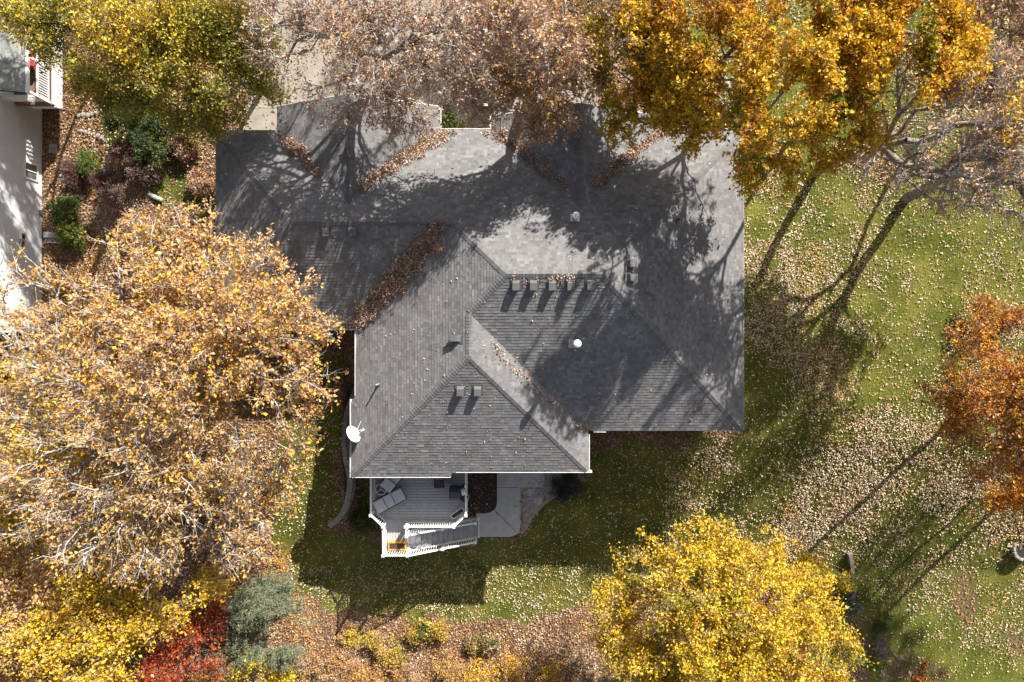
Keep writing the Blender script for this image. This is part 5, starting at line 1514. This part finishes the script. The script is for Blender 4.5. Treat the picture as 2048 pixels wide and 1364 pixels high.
o = leaf_obj("lawn_leaf_litter", pos[a], .084, LITTER_PALE, [3, 4, 4, 1.5, 1, 1], None, "dry_leaf", up=1.1, clump=.35, cs=.5, seed=34)
tag(o, "tan fallen leaves strewn over the lawn", "fallen leaves", None, "stuff")
o = leaf_obj("leaf_litter", pos[~a], .11, LITTER, [3, 3, 2, 3, 3, 2], None, "dry_leaf", up=.9, clump=.5, cs=.6, seed=35)
tag(o, "brown leaf litter covering the ground under the trees", "fallen leaves", None, "stuff")

# turf: short blades over the lawn
n = 330000
X, Y = rng.uniform(-30, 30.5, n), rng.uniform(-20, 21, n)
Z = zg(X, Y); x, y = to_px(X, Y, Z)
fm = (x > -40) & (x < 2088) & (y > -40) & (y < 1404) & ~blocked(X, Y)
X, Y, Z = X[fm], Y[fm], Z[fm]
lm = lawn_mask(X, Y, Z) > .5
pos = np.stack([X, Y, Z], -1)[lm]
n = len(pos)
az = rng.uniform(0, 2 * math.pi, n); L = rng.uniform(.05, .11, n)
lean = rng.uniform(.4, 1.3, n)
dx, dy = np.cos(az), np.sin(az)
w = .012
V = np.empty((n, 3, 3))
V[:, 0] = pos + np.stack([-dy * w, dx * w, np.zeros(n)], -1)
V[:, 1] = pos - np.stack([-dy * w, dx * w, np.zeros(n)], -1)
V[:, 2] = pos + np.stack([dx * L * lean * .7, dy * L * lean * .7, L * .7], -1)
GR = np.array([(.055, .078, .010), (.10, .120, .015), (.17, .17, .03), (.26, .21, .065)])
nzp = vnoise(pos[:, 0], pos[:, 1], .4, 23) + rng.normal(0, .22, n)
ci = np.clip((nzp * 4).astype(int), 0, 3)
o = np_obj("turf", V.reshape(-1, 3), np.arange(3 * n).reshape(-1, 3), "grass_blade", None, GR[ci] * rng.uniform(.8, 1.2, (n, 1)))
tag(o, "short green lawn grass around the house", "grass", None, "stuff")

# pebbles in the gravel bed
n = 3600
x, y = rng.uniform(1036, 1178, n), rng.uniform(941, 1068, n)
k = in_poly(x, y, [(1043, 976), (1090, 976), (1090, 942), (1178, 942), (1160, 970), (1125, 987), (1095, 1004), (1069, 1031), (1053, 1058), (1040, 1066)])
x, y = x[k], y[k]; n = len(x)
kk = CAM_H / FPX
c = np.stack([(x - 1024) * kk, (682 - y) * kk, np.full(n, .016)], -1)
r_ = rng.uniform(.018, .045, n)[:, None]
O = np.array([(1, 0, 0), (0, 1, 0), (-1, 0, 0), (0, -1, 0), (0, 0, .7)])
V = c[:, None] + O[None] * r_[:, None] * rng.uniform(.7, 1.2, (n, 5, 1))
Fc = (np.arange(n)[:, None, None] * 5 + np.array([(0, 1, 4), (1, 2, 4), (2, 3, 4), (3, 0, 4)])[None]).reshape(-1, 3)
PEB = np.array([(.30, .26, .24), (.42, .38, .36), (.22, .18, .17), (.34, .25, .22), (.5, .47, .45)])
o = np_obj("gravel", V.reshape(-1, 3), Fc, "gravel_stone", None, np.repeat(PEB[rng.integers(0, 5, n)], 4, 0))
tag(o, "mixed grey and pink gravel beside the concrete path", "gravel", None, "stuff")
